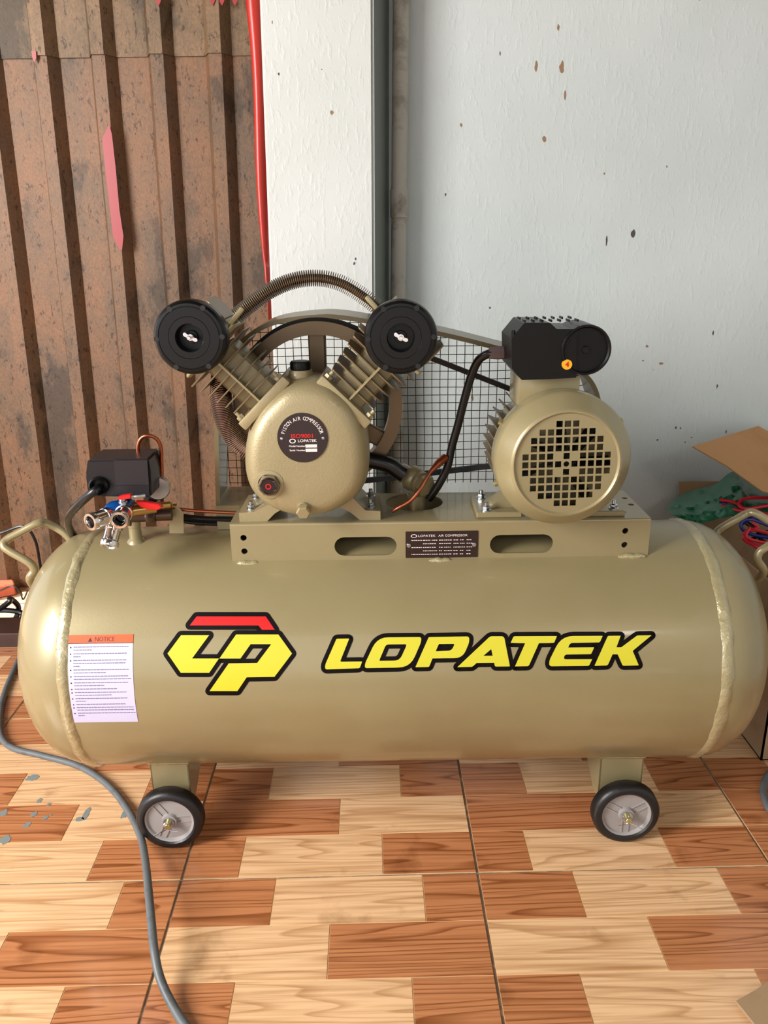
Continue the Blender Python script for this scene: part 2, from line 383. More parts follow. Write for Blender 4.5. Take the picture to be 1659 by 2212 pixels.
# pillar (leans a touch, as built) and right-hand wall
PB, PT = 0.0, 2.6
def lerpx(p0, p1, Y):
    a, b = at(*p0, Y=Y), at(*p1, Y=Y)
    return lambda z: a.x+(b.x-a.x)*(z-a.z)/(b.z-a.z)
yp = 2.15
eL = lerpx((560, 0), (586, 690), yp); eR = lerpx((806, 0), (809, 640), yp)
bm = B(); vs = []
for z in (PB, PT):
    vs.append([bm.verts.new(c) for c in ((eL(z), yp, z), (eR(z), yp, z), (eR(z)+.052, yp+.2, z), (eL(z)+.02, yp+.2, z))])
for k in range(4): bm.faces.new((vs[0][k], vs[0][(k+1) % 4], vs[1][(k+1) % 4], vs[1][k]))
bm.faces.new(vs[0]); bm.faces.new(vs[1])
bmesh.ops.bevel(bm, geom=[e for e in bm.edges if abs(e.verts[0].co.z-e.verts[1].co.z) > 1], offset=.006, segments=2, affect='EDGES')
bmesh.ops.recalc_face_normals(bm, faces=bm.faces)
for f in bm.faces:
    if f.normal.x > .7: f.material_index = 1     # darker grey-green on the side towards the pipe, shade painted into it
pillar = struct('wall_pillar', bm, [M_pillar, mat('grey_green_painted_shade', (112, 118, 112), .6, bump=(40, .2, .002))], 30)
bm = box(B(), (-.05, 2.30, 0), (2.2, 2.45, 2.6)); struct('wall_back', bm, M_wall)
bm = box(B(), (1.75, -2.75, 0), (1.9, 2.30, 2.6)); struct('wall_right', bm, M_wall)
bm = box(B(), (.45, -2.75, 0), (1.75, -2.6, 2.6)); struct('wall_light_block', bm, M_wall)  # unseen wall added so that light comes mainly from the left
bm = box(B(), (-4.2, -2.0, 2.6), (.45, 2.46, 2.7)); box(bm, (.45, -2.75, 2.6), (2.2, 2.46, 2.7)); struct('ceiling', bm, M_roof)
bm = box(B(), (-4.2, 2.46, 2.6), (-3.3, 4.2, 2.7)); box(bm, (-2.3, 2.46, 2.6), (2.2, 2.86, 2.7)); box(bm, (-3.3, 2.86, 2.6), (2.2, 4.2, 2.7)); struct('ceiling', bm, M_roof)  # unseen alley roof added, its gap shaped to let sun onto the ground
bm = box(B(), (-6, 2.42, -.2), (3, 5, -.03)); struct('ground', bm, M_sand)
bm = box(B(), (-3.0, 2.30, -.01), (-.27, 2.42, .05), .004); struct('trim_1', bm, M_dwood)
M_stain = mat('brown_stain', (140, 108, 82), .7); M_stain2 = mat('dark_stain', (74, 64, 58), .7)
def stains(parent, Y, L_):
    for px, py, rx, ry, dk in L_:
        c0 = at(px, py, Y=Y); k = .00115; P = [Vector((c0.x+rx*.85*k*(1+.35*R.uniform(-1, 1))*math.cos(a), c0.z+ry*.8*k*(1+.35*R.uniform(-1, 1))*math.sin(a), 0)) for a in [2*PI*q/9 for q in range(9)]]
        bm = plate([(p.x, p.y) for p in catmull(P, 2, True)], [], .0006, Matrix(((1, 0, 0, 0), (0, 0, -1, Y-.0001), (0, 1, 0, 0), (0, 0, 0, 1))))
        obj('wall_stain', bm, M_stain2 if dk else M_stain, parent)
stains(bpy.data.objects['wall_back'], 2.30, [(1158, 143, 4, 11, 0), (1213, 147, 7, 15, 0), (1206, 58, 3, 8, 0), (1220, 205, 3, 11, 0), (1176, 301, 5, 8, 0), (1368, 503, 7, 11, 1), (1310, 520, 2, 12, 1), (996, 270, 3, 5, 0), (1428, 785, 6, 4, 0),
 (1389, 779, 3, 3, 0), (1397, 748, 4, 4, 0), (962, 420, 2, 4, 1), (1549, 834, 2, 6, 1), (1460, 924, 2, 4, 1), (1305, 375, 2, 3, 0), (1420, 950, 3, 3, 1), (1494, 945, 2, 2, 1), (1020, 860, 3, 8, 0), (1058, 665, 3, 3, 1), (1470, 925, 2, 3, 1), (1480, 955, 2, 2, 1), (1440, 360, 2, 3, 0), (1540, 720, 2, 7, 1)])
stains(pillar, 2.15, [(716, 243, 4, 5, 0), (602, 160, 2, 3, 1), (768, 559, 2, 3, 1), (765, 569, 3, 4, 1), (695, 150, 1, 1, 1), (588, 48, 1, 3, 0)])
# drain pipe in the corner
a = at(866, 0, Y=2.262); b = at(858, 700, Y=2.262); d = (b-a)/(b.z-a.z)
p0 = a+d*(2.6-a.z); p1 = a+d*(0-a.z)
pj = at(862, 470, Y=2.262); pk = at(862, 410, Y=2.262)
bm = tube(B(), [p0, pk, pj, p1], .0205, 20); po = struct('trim_2', bm, M_pipe, 40)
bm = B(); tube(bm, [pk, pj], .0235, 20); obj('pipe_collar', bm, M_pipe, po)

# ------------------------------------------------------------------ corrugated fence
FY = 2.85
fence = empty('corrugated_fence', (-1.2, FY, 0), 'rusty corrugated metal sheet fence behind the white pillar', 'fence')
def sheet(x0, x1, z0, z1, yoff, ph, per=.182, dep=.042, lean=0):
    prof = [(0, 0), (.46, 0), (.56, 1), (.78, 1), (.93, 0), (1.0, 0)]
    xs = []; k0 = math.floor((x0-ph)/per); k = k0
    while ph+k*per < x1:
        for t, h in prof[:-1]: xs.append((ph+(k+t)*per, h))
        k += 1
    bm = B(); zs = [z0+(z1-z0)*q/6 for q in range(7)]
    g = [[bm.verts.new((x+lean*(z-1.5), FY+yoff-h*dep+.004*noise.noise(Vector((x*3, z*2, 0))), z)) for z in zs] for x, h in xs]
    for a, b in zip(g, g[1:]):
        for q in range(6): bm.faces.new((a[q], b[q], b[q+1], a[q+1]))
    r = bmesh.ops.extrude_face_region(bm, geom=bm.faces[:])
    bmesh.ops.translate(bm, vec=(0, .0015, 0), verts=[v for v in r['geom'] if isinstance(v, bmesh.types.BMVert)])
    return bm
gx = at(98, 0, Y=FY); zlap = at(300, 124, Y=FY).z
ph = at(118, 0, Y=FY).x
obj('lower_sheet', sheet(-2.4, .15, -.05, zlap+.05, 0, ph, lean=.025), M_fence, fence)
obj('upper_sheet', sheet(-2.4, .15, zlap, 2.58, -.008, ph, lean=.025), M_fence2, fence, label='browner upper sheet lapping over the lower one')
def scrap(pts, Y, m, parent, name='red_tape', th=.002):
    P = [at(x, y, Y=Y) for x, y in pts]; bm = plate([(p.x, p.z) for p in P], [], th, Matrix(((1, 0, 0, 0), (0, 0, 1, 0), (0, 1, 0, 0), (0, 0, 0, 1))) if False else Matrix(((1, 0, 0, 0), (0, 0, -1, Y), (0, 1, 0, 0), (0, 0, 0, 1))))
    return obj(name, bm, m, parent)
yt = FY-.052
scrap([(236, 268), (242, 290), (250, 360), (258, 450), (262, 478), (267, 510), (264, 541), (256, 535), (244, 510), (240, 470), (228, 370), (221, 300)], yt, M_tape, fence)
scrap([(68, 110), (78, 110), (79, 125), (75, 136), (70, 124)], yt, M_tape, fence)
for x in (343, 460, 480, 508): scrap([(x-9, -14), (x+8, -12), (x+4, 4), (x, 13), (x-5, 5)], yt, M_tape, fence)
# red plastic sheet squeezed between fence and pillar
Y = 2.36; bm = B(); rows = []
for k in range(25):
    y = -40+k*31; t = max(0, min(1, y/700))
    xl = 530+4*math.sin(y/90)+48*t; xr = 590
    pl = at(xl, y, Y=Y); pr = at(xr, y, Y=Y+.03); pm = at((xl+xr)/2-6, y, Y=Y-.015)
    rows.append([bm.verts.new(v) for v in (pl, (pl*.7+pm*.3)+Vector((0, -.01, 0)), pm, (pm+pr)/2+Vector((0, .01, 0)), pr)])
for a, b in zip(rows, rows[1:]):
    for q in range(4): bm.faces.new((a[q], a[q+1], b[q+1], b[q]))
r = bmesh.ops.extrude_face_region(bm, geom=bm.faces[:]); bmesh.ops.translate(bm, vec=(0, .002, 0), verts=[v for v in r['geom'] if isinstance(v, bmesh.types.BMVert)])
tag(obj('plastic_sheet', bm, M_tarp, None, smooth=80), 'red plastic sheet hanging between the fence and the white pillar', 'plastic sheet')

# things on the ground at the far left
bm = tube(B(), catmull([at(x, y, Y=2.44+o) for x, y, o in [(-60, 1335, 0), (-10, 1320, 0), (20, 1300, -.02), (22, 1293, 0), (40, 1312, .02), (30, 1340, 0), (-5, 1352, -.03), (-40, 1350, 0), (-50, 1325, .02), (0, 1318, 0), (48, 1325, 0), (36, 1350, -.03), (0, 1370, -.03), (-30, 1360, 0)]], 8), .009, 8)
tag(obj('cable_coil', bm, M_cable), 'tangled coil of thick black cable at the left edge behind the tank', 'cable')
bm = tube(B(), catmull([at(x, y, Y=2.7) for x, y in [(-60, 1280), (-5, 1277), (25, 1266), (42, 1275), (50, 1295), (60, 1275)]], 8), .003, 8)
tag(obj('thin_cable', bm, M_cable), 'thin black cable looping over the sunlit ground at the left edge', 'cable')
bm = tube(B(), catmull([at(x, y, Y=2.5) for x, y in [(-60, 1165), (0, 1152), (50, 1137), (75, 1165), (86, 1215), (100, 1300), (110, 1350)]], 8), .005, 8)
tag(obj('hanging_cable', bm, M_cable), 'black cable hanging in front of the fence beside the left handle', 'cable')
p = at(-4, 1262, Y=2.72); bm = B(); box(bm, (-.06, -.045, -.015), (.06, .045, .03), .004, 1, Matrix.Translation(at(-6, 1275, Z=-.01)) @ Matrix.Rotation(.5, 4, 'Z'))
tag(obj('brick', bm, M_brick), 'broken red brick lying on the sunlit ground at the left edge', 'brick')

# ------------------------------------------------------------------ cardboard box, bag, wires at the right
bx = empty('cardboard_box', (1.1, 1.97, 0), 'open brown cardboard box of wires right of the tank', 'box')
c0 = at(1643, 1643, Z=0); X0, Y0b, X1, Y1b = c0.x, c0.y, c0.x+.5, 2.27; zt = .44; w_ = .004
for nm, lo, hi in (('side_panel', (X0, Y0b, 0), (X0+w_, Y1b, zt)), ('side_panel', (X1-w_, Y0b, 0), (X1, Y1b, zt)), ('front_panel', (X0, Y0b, 0), (X1, Y0b+w_, zt)), ('back_panel', (X0, Y1b-w_, 0), (X1, Y1b, zt)), ('bottom_panel', (X0, Y0b, 0), (X1, Y1b, w_))):
    obj(nm, box(B(), lo, hi), M_card2 if nm != 'bottom_panel' else M_card, bx)
bm = B(); Pq = [at(1496, 964, Y=2.02), at(1638, 920, Y=2.24), at(1740, 975, Y=2.22), at(1740, 1085, Y=1.98), at(1647, 1061, Y=1.92), at(1570, 1006, Y=1.97)]
vs = [bm.verts.new(p) for p in Pq]; bm.faces.new(vs)
r = bmesh.ops.extrude_face_region(bm, geom=bm.faces[:]); bmesh.ops.translate(bm, vec=(0, .003, -.003), verts=[v for v in r['geom'] if isinstance(v, bmesh.types.BMVert)])
obj('flap', bm, M_card, bx, label='large tan flap folded up over the box')
bm = B(); vs = [bm.verts.new(at(x, y, Y=yy)) for x, y, yy in [(1467, 1041, 2.25), (1560, 1040, 2.26), (1562, 1118, 2.26), (1468, 1116, 2.25)]]; bm.faces.new(vs)
r = bmesh.ops.extrude_face_region(bm, geom=bm.faces[:]); bmesh.ops.translate(bm, vec=(0, .003, 0), verts=[v for v in r['geom'] if isinstance(v, bmesh.types.BMVert)])
obj('flap', bm, M_card2, bx)
# bag: a crumpled sheet over the box rim
bm = B(); top = [(1436, 1096), (1462, 1073), (1500, 1057), (1545, 1045), (1585, 1018), (1625, 1040), (1690, 1060)]
bot = [(1452, 1112), (1478, 1122), (1512, 1130), (1548, 1122), (1590, 1112), (1625, 1105), (1700, 1110)]
tp = catmull([Vector((x, y, 0)) for x, y in top], 6); bt = catmull([Vector((x, y, 0)) for x, y in bot], 6); g = []
for i, (a, b) in enumerate(zip(tp, bt)):
    col_ = []
    for j in range(13):
        s = j/12; x = a.x+(b.x-a.x)*s; y = a.y+(b.y-a.y)*s
        Y = 2.20-.22*s+.035*noise.noise(Vector((x/26, y/13, 0)))+.018*noise.noise(Vector((x/9, y/7, 3))) - .05*math.sin(PI*s)
        col_.append(bm.verts.new(at(x, y, Y=Y)))
    g.append(col_)
for a, b in zip(g, g[1:]):
    for j in range(12): bm.faces.new((a[j], b[j], b[j+1], a[j+1]))
r = bmesh.ops.extrude_face_region(bm, geom=bm.faces[:]); bmesh.ops.translate(bm, vec=(0, .001, -.001), verts=[v for v in r['geom'] if isinstance(v, bmesh.types.BMVert)])
tag(obj('plastic_bag', bm, M_bag, smooth=50), 'crumpled green plastic bag draped over the cardboard box', 'bag')
def wires(name, m, label, seqs, r=.0045):
    bm = B()
    for s in seqs: tube(bm, catmull([at(x, y, Y=yy) for x, y, yy in s], 7), r, 7)
    return tag(obj(name, bm, m), label, 'wire')
wires('red_wire', M_rwire, 'bundle of red wires lying in the cardboard box', [
    [(1555, 1080, 2.02), (1585, 1085, 2.0), (1612, 1100, 1.98), (1650, 1108, 1.98)], [(1558, 1093, 2.0), (1600, 1103, 1.98), (1660, 1112, 1.96)],
    [(1700, 1078, 2.0), (1640, 1075, 2.0), (1605, 1079, 2.0), (1596, 1090, 1.98), (1612, 1099, 1.96), (1660, 1092, 1.96), (1700, 1088, 1.96)],
    [(1625, 1128, 1.95), (1636, 1140, 1.94), (1612, 1148, 1.93), (1606, 1163, 1.92), (1628, 1177, 1.91), (1690, 1190, 1.9)], [(1610, 1150, 1.94), (1632, 1145, 1.93), (1690, 1160, 1.92)], [(1612, 1165, 1.93), (1640, 1184, 1.9), (1700, 1196, 1.9)], [(1620, 1140, 1.92), (1612, 1160, 1.9), (1650, 1172, 1.9), (1700, 1170, 1.9)]])
wires('blue_wire', M_bwire, 'bundle of dark blue wires lying in the cardboard box', [
    [(1560, 1087, 2.02), (1600, 1096, 2.0), (1640, 1110, 2.0), (1700, 1118, 2.0)], [(1690, 1112, 1.98), (1640, 1118, 1.97), (1606, 1125, 1.96), (1602, 1140, 1.95), (1625, 1155, 1.94), (1690, 1165, 1.93)], [(1600, 1135, 1.97), (1620, 1122, 1.96), (1660, 1135, 1.95), (1700, 1150, 1.95)]])
wires('black_wire', M_cable, 'tangle of black wires in the cardboard box under the red ones', [
    [(1570, 1098, 2.05), (1620, 1112, 2.03), (1700, 1125, 2.0)], [(1580, 1110, 2.04), (1640, 1125, 2.0), (1700, 1140, 1.98)], [(1625, 1165, 1.96), (1650, 1150, 1.97), (1700, 1150, 1.97)], [(1600, 1120, 2.0), (1650, 1155, 1.97), (1700, 1180, 1.96)], [(1640, 1160, 1.95), (1660, 1175, 1.95), (1700, 1185, 1.95)]], .006)
bm = B(); Pq = [at(x, y, Z=.012) for x, y in [(1590, 2163), (1632, 2139), (1648, 2128), (1720, 2085), (1760, 2260), (1652, 2240)]]
bm = plate([(p.x, p.y) for p in Pq], [], .005, Matrix.Translation((0, 0, .008)))
tag(obj('cardboard_sheet', bm, M_card2), 'flat piece of cardboard in the lower right corner of the floor', 'cardboard')
# grey cables
pth = [(40, 1425, .01), (12, 1490, .009), (0, 1540, .009), (2, 1590, .009), (28, 1616, .009), (90, 1632, .009), (170, 1655, .009), (232, 1695, .009), (275, 1748, .012), (303, 1805, .025), (314, 1860, .045), (321, 1925, .06), (327, 1990, .06), (333, 2050, .05), (345, 2110, .03), (372, 2170, .015), (420, 2240, .009), (500, 2300, .009)]
bm = tube(B(), catmull([at(x, y, Z=z) for x, y, z in pth], 8), .0078, 12)
tag(obj('grey_cable', bm, M_grey), 'thick grey cable snaking over the floor past the left wheel', 'cable')
bm = tube(B(), catmull([at(x, y, Z=.009) for x, y in [(1760, 1640), (1690, 1650), (1656, 1680), (1650, 1715), (1668, 1755), (1740, 1800)]], 8), .0078, 12)
tag(obj('floor_cable', bm, M_grey), 'grey cable curving into the picture at the right edge', 'cable')

# ------------------------------------------------------------------ AIR COMPRESSOR
comp = empty('air_compressor', (0, 1.58, 0), 'olive gold piston air compressor on a horizontal wheeled tank', 'air compressor')
XL, XR = -.612, .645
prof = []
for k in range(0, 19):
    a = PI/2*k/18; prof.append((max(TR*math.sin(a)**.92, .001), XL-.158*math.cos(a)**.92))
for k in range(1, 12): prof.append((TR, XL+(XR-XL)*k/12))
for k in range(18, -1, -1):
    a = PI/2*k/18; prof.append((max(TR*math.sin(a)**.92, .001), XR+.152*math.cos(a)**.92))
tank = obj('tank', lathe(B(), prof, TC, (1, 0, 0), 96), M_tank, comp, smooth=50)
def seam(X, wd=.0125):
    bm = B(); rings = []; n = 160
    for k in range(n):
        a = 2*PI*k/n; w0 = wd*(1+.22*noise.noise(Vector((k*.35, X*9, 1)))); hgt = .0035*(1+.7*noise.noise(Vector((k*.5, 7, X))))
        off = .002*noise.noise(Vector((k*.2, 3, X))); ring = []
        for t, h in ((-1, -.002), (-.75, .35), (-.3, .95), (.2, 1.1), (.7, .5), (1, -.002)):
            rr = TR+(hgt*h if h > 0 else -.001) + (.0006*noise.noise(Vector((k*.9, t*3, X))) if h > 0 else 0)
            ring.append(bm.verts.new((X+off+t*w0, TC.y-rr*math.cos(a), TC.z+rr*math.sin(a))))
        rings.append(ring)
    for k in range(n):
        a, b = rings[k], rings[(k+1) % n]
        for q in range(6): bm.faces.new((a[q], a[(q+1) % 6], b[(q+1) % 6], b[q]))
    return bm
for X in (XL, XR): obj('weld_seam', seam(X), M_weld, tank, smooth=60)

# --- printed logo and lettering on the tank
def Z5(p): return [(300+x/2.9625, 1270+y/2.9625) for x, y in p]
def ZA(p): return [(680+x/4.366, 1350+y/4.366) for x, y in p]
def ZB(p): return [(1040+x/4.254, 1350+y/4.254) for x, y in p]
red = Z5([(370, 182), (812, 182), (870, 268), (788, 268), (765, 240), (325, 240)])
yL = Z5([(270, 302), (450, 302), (340, 452), (512, 452), (450, 543), (268, 543), (183, 420)])
yP = Z5([(622, 298), (893, 298), (980, 420), (868, 569), (690, 572), (631, 660), (452, 660), (575, 483), (757, 480), (847, 360), (715, 360), (650, 452), (515, 452)])
lets = []
lets.append((rpoly(ZA([(205, 130), (325, 128), (238, 347), (446, 344), (425, 408), (95, 420), (100, 370)]), [2, 2, 4, 1, 4, 10, 3]), None))
lets.append((rpoly(ZA([(590, 117), (1005, 113), (1003, 160), (900, 400), (470, 407), (475, 360)]), [24, 12, 8, 26, 9, 8]),
             rpoly(ZA([(672, 184), (862, 182), (862, 200), (800, 336), (610, 338), (612, 325)]), [6, 3, 2, 12, 3, 2])))
lets.append((rpoly(ZA([(1075, 114), (1458, 108), (1456, 165), (1395, 312), (1110, 316), (1078, 396), (948, 399)]), [2, 16, 8, 26, 1, 2, 2]),
             rpoly(ZA([(1170, 180), (1320, 178), (1290, 242), (1140, 248)]), [1, 4, 8, 1])))
lets.append((rpoly(ZB([(80, 104), (208, 104), (262, 381), (124, 382), (117, 347), (-44, 349), (-85, 385), (-222, 388)]), [4, 6, 2, 3, 1, 1, 3, 1]),
             ZB([(90, 222), (103, 283), (18, 283)])))
lets.append((rpoly(ZB([(296, 104), (694, 102), (668, 165), (528, 168), (434, 379), (308, 381), (402, 168), (268, 165)]), [3, 1, 3, 1, 4, 1, 1, 1]), None))
lets.append((rpoly(ZB([(735, 102), (1114, 100), (1088, 160), (815, 166), (797, 208), (1036, 206), (1008, 268), (765, 272), (755, 315), (1018, 314), (988, 376), (622, 380), (624, 325)]), [26, 1, 3, 9, 1, 1, 3, 8, 6, 1, 3, 20, 8]), None))
lets.append((rpoly(ZB([(1162, 100), (1280, 99), (1240, 206), (1284, 206), (1432, 96), (1564, 94), (1390, 238), (1446, 372), (1298, 375), (1252, 270), (1205, 270), (1160, 372), (1038, 376)]), [3, 1, 0, 0, 3, 1, 1, 2, 3, 1, 1, 4, 1]), None))
def logo(parts, nm, blk, wd):
    bm = B()
    for lp, hole in parts: flatpoly(bm, lp, [hole] if hole else []); stroke(bm, lp, wd); (stroke(bm, hole, wd) if hole else None)
    o = obj(nm, decal(bm, .0006), blk, tank, smooth=30)
    return o
logo([(red, None), (yL, None), (yP, None)], 'logo_outline', M_vblk, 9.4)
bm = B(); flatpoly(bm, yL); flatpoly(bm, yP); obj('logo', decal(bm, .0012), M_yel, tank, label='yellow angular monogram', smooth=30)
bm = B(); flatpoly(bm, red); obj('logo_bar', decal(bm, .0012), M_vred, tank, label='red bar on top of the monogram', smooth=30)
logo(lets, 'lettering_outline', M_vblk, 9.2)
for lp, hole in lets:
    bm = B(); flatpoly(bm, lp, [hole] if hole else []); obj('letter', decal(bm, .0012), M_yel, tank, smooth=30)

# --- notice label, laid out in tank coordinates (X along, angle round)
def ang(p): return math.atan2(p.z-TC.z, TC.y-p.y)
a0 = on_tank(148, 1372); a1 = on_tank(288, 1370); a2 = on_tank(299, 1558); a3 = on_tank(162, 1561)
lx0, lx1 = (a0.x+a3.x)/2, (a1.x+a2.x)/2; f0, f1 = (ang(a0)+ang(a1))/2, (ang(a2)+ang(a3))/2
def lab(u, v, lift):
    f = f0+(f1-f0)*v; r = TR+lift; return Vector((lx0+(lx1-lx0)*u, TC.y-r*math.cos(f), TC.z+r*math.sin(f)))
def rect(bm, x0, y0, x1, y1): bm.faces.new([bm.verts.new(p) for p in ((x0, y0, 0), (x1, y0, 0), (x1, y1, 0), (x0, y1, 0))]); return bm
nl = obj('notice_label', decal(rect(B(), 0, 0, 1, 1), .0006, lab, .05), M_paper, tank, label='white paper notice with orange heading', smooth=30)
bm = decal(rect(B(), 0, 0, 1, .088), .0009, lab, .03); obj('heading_band', bm, M_orange, tank)
bm = rect(B(), 0, .088, 1, .094)
t = text_bm('NOTICE', .068, 0); bmesh.ops.transform(t, matrix=Matrix.Translation((.56, .05, 0)) @ Matrix.Diagonal((1.25, -1, 1, 1)), verts=t.verts); merge(bm, t)
bm.faces.new([bm.verts.new(p) for p in ((.30, .075, 0), (.37, .075, 0), (.335, .03, 0))])
obj('heading_print', decal(bm, .0012, lab, .02), M_inkd, tank, smooth=0)
bm = B(); bd = B(); yy = .125
LN = [[.85, .28], [.82, .11], [.82, .8, .1], [.85, .5], [.84, .88], [.83, .46], [.66], [.8, .56], [.8, .16], [.76], [.88, .88], [.9, .1]]
for ls in LN:
    bd.faces.new([bd.verts.new((.04+.011*math.cos(q*PI/4), yy+.008+.008*math.sin(q*PI/4), 0)) for q in range(8)])
    for L_ in ls:
        x = .085
        while x < .085+L_:
            wl = R.uniform(.02, .06); rect(bm, x, yy, min(x+wl, .085+L_), yy+.0085); x += wl+.008
        yy += .0315
    yy += .0075
obj('notice_text', decal(bm, .0009, lab, .05), M_ink, tank, smooth=0); obj('bullet_marks', decal(bd, .0009, lab, .05), M_inkd, tank, smooth=0)

# --- lugs / fittings on the tank top
def top_at(x, Y): return Vector((x, Y, TC.z+math.sqrt(max(TR**2-(Y-TC.y)**2, 0))))
# carrying handles
hl = [(150, 1163, 1.63), (141, 1153, 1.63), (120, 1139, 1.63), (96, 1129, 1.62), (80, 1131, 1.61), (45, 1149, 1.6), (16, 1165, 1.59), (8, 1178, 1.58), (20, 1190, 1.575), (55, 1210, 1.57), (70, 1222, 1.57), (73, 1234, 1.57), (64, 1250, 1.57), (76, 1272, 1.60)]
obj('handle', tube(B(), catmull([at(x, y, Y=yy) for x, y, yy in hl], 6), .0085, 12), M_paint, comp)
hr = [(1548, 1150, 1.63), (1556, 1142, 1.63), (1590, 1122, 1.62), (1612, 1110, 1.62), (1630, 1108, 1.61), (1662, 1126, 1.6), (1688, 1140, 1.59), (1694, 1152, 1.58), (1684, 1164, 1.575), (1654, 1183, 1.56), (1640, 1194, 1.56), (1637, 1210, 1.56), (1650, 1232, 1.57), (1640, 1250, 1.60)]
obj('handle', tube(B(), catmull([at(x, y, Y=yy) for x, y, yy in hr], 6), .0085, 12), M_paint, comp)

# --- legs and wheels
def leg(px0, px1, side):
    a = at(px0, 1650, Y=1.43); b = at(px1, 1650, Y=1.43); zt_ = .21; zb = .075; t = .003
    bm = B(); box(bm, (a.x, 1.43, zb), (b.x, 1.43+t, zt_))
    xs = b.x if side > 0 else a.x
    # tapering side cheek
    def cheek(x):
        vs = [bm.verts.new(v) for v in ((x, 1.43, zb), (x, 1.43, zt_+.01), (x, 1.575, .16), (x, 1.55, .12), (x, 1.47, zb))]; f = bm.faces.new(vs)
        r = bmesh.ops.extrude_face_region(bm, geom=[f]); bmesh.ops.translate(bm, vec=(-t if x == b.x else t, 0, 0), verts=[v for v in r['geom'] if isinstance(v, bmesh.types.BMVert)])
    cheek(a.x); cheek(b.x)
    o = obj('support_leg', bm, M_paint, comp)
    bm = B(); n = 16
    tube(bm, [Vector((a.x-.002+(b.x-a.x+.004)*k/n, 1.4285+.0015*noise.noise(Vector((k, px0, 0))), .1815+.0015*noise.noise(Vector((k*.8, 1, px0))))) for k in range(n+1)], [.004+.0015*noise.noise(Vector((k*1.3, 2, px0))) for k in range(n+1)], 8)
    obj('weld_bead', bm, M_weld, o, smooth=60)
    return o
legs = [leg(323, 406, 1), leg(1297, 1390, -1)]
def wheel(px, rot, pin):
    c = at(px, 1779, Y=1.381); c.z = .0705; r = .0705; yf = 1.379
    rim = B(); lathe(rim, [(.016, -.004), (.046, -.004), (.0485, 0), (.051, 0), (.0515, -.004)], (c.x, yf+.004, c.z), (0, -1, 0), 48, caps=(False, False))
    # disc set back, hub proud
    lathe(rim, [(.001, -.016), (.046, -.014), (.0485, -.004), (.0515, -.002), (.0515, -.03), (.02, -.03)], (c.x, yf, c.z), (0, -1, 0), 48, caps=(False, False))
    lathe(rim, [(.0185, -.018), (.0165, -.004), (.0155, 0), (.001, 0)], (c.x, yf, c.z), (0, -1, 0), 32, caps=(False, False))
    wh = obj('wheel', rim, M_rim, comp, smooth=40)
    for k in range(3):
        for s in (-1, 1):
            bm = B(); box(bm, (.0155, -.0012, -.0155), (.0465, .0012, -.006), 0, 1, Matrix.Translation((c.x, yf, c.z)) @ Matrix.Rotation(PI/2, 4, 'X') @ Matrix.Rotation(rot+k*2*PI/3, 4, 'Z') @ Matrix.Translation((0, s*.007, 0)))
            obj('rib', bm, M_rim, wh)
    ty = B(); lathe(ty, [(.051, -.003), (.055, .001), (.062, .001), (.0665, -.001), (.0705, -.007), (.0708, -.026), (.067, -.032), (.052, -.033), (.051, -.003)], (c.x, yf, c.z), (0, -1, 0), 64, caps=(False, False))
    obj('tyre', ty, M_rubber, wh, label='black rubber tyre')
    wa = B(); lathe(wa, [(.006, 0), (.0115, 0), (.0115, .0018), (.006, .0018)], (c.x, yf-.001, c.z), (0, -1, 0), 24, caps=(False, False)); obj('washer', wa, M_zinc, wh)
    ax = B(); cyl(ax, (c.x, yf+.06, c.z), (0, -1, 0), .0062, .076, 20, .001); obj('axle', ax, M_yzinc, wh)
    cp = B(); A = Vector((c.x, yf-.009, c.z)); s = pin
    tube(cp, catmull([A+Vector((0, 0, .007)), A+Vector((.001, -.003, .002)), A+Vector((0, -.003, -.005)), A+Vector((s*.016, -.005, -.014)), A+Vector((s*.029, -.006, -.021))], 5), .0013, 8)
    tube(cp, catmull([A+Vector((0, 0, .007)), A+Vector((-.001, -.003, 0)), A+Vector((0, -.003, -.006)), A+Vector((-s*.008, -.003, -.012)), A+Vector((-s*.02, -.002, -.014))], 5), .0011, 8)
    obj('cotter_pin', cp, M_chrome, wh)
    return wh
whs = [wheel(366, math.radians(5), -1), wheel(1352, math.radians(30), 1)]
# rear pair, mirrored front to back
for o in legs+whs:
    off = Vector((0, 2*(1.58-WL[o.name].y), 0)); c = copy_tree(o, off); c.rotation_euler.z = PI
# --- mounting platform
YP = 1.474; PZ = at(950, 1126, Y=YP).z; YB = 1.665
pl_ = at(499, 1175, Y=YP); pr_ = at(1403, 1160, Y=YP); xl, xr = pl_.x, pr_.x; zb = at(950, 1208, Y=YP).z
MXZ = Matrix(((1, 0, 0, 0), (0, 0, -1, YP+.004), (0, 1, 0, 0), (0, 0, 0, 1)))
def pxz(x, y, Y=None): q = at(x, y, Y=Y or YP); return q.x, q.z
h1 = [pxz(723, 1200)[0], pxz(857, 1180)[0], pxz(790, 1200)[1], pxz(790, 1160)[1]]
h2 = [pxz(1058, 1180)[0], pxz(1195, 1175)[0], pxz(1126, 1195)[1], pxz(1126, 1155)[1]]
hs = [slot(h1[0], h1[1], h1[2], h1[3]), slot(h2[0], h2[1], h2[2], h2[3])]
for x, y in ((526, 1162), (528, 1191), (1351, 1147), (1349, 1177)): q = pxz(x, y); hs.append(circ(q[0], q[1], .0062, 18))
fp = plate([(xl, zb), (xr, zb), (xr, PZ-.004), (xl, PZ-.004)], hs, .004, MXZ)
qh = at(895, 1084, Z=PZ); th_ = [circ(qh.x, qh.y, .060, 36)]
for x, y, r in ((1349, 1076, .006), (1363, 1090, .006)): q = at(x, y, Z=PZ); th_.append(circ(q.x, q.y, r, 14))
q = at(1338, 1106, Z=PZ); th_.append(slot(q.x-.014, q.x+.014, q.y-.004, q.y+.004))
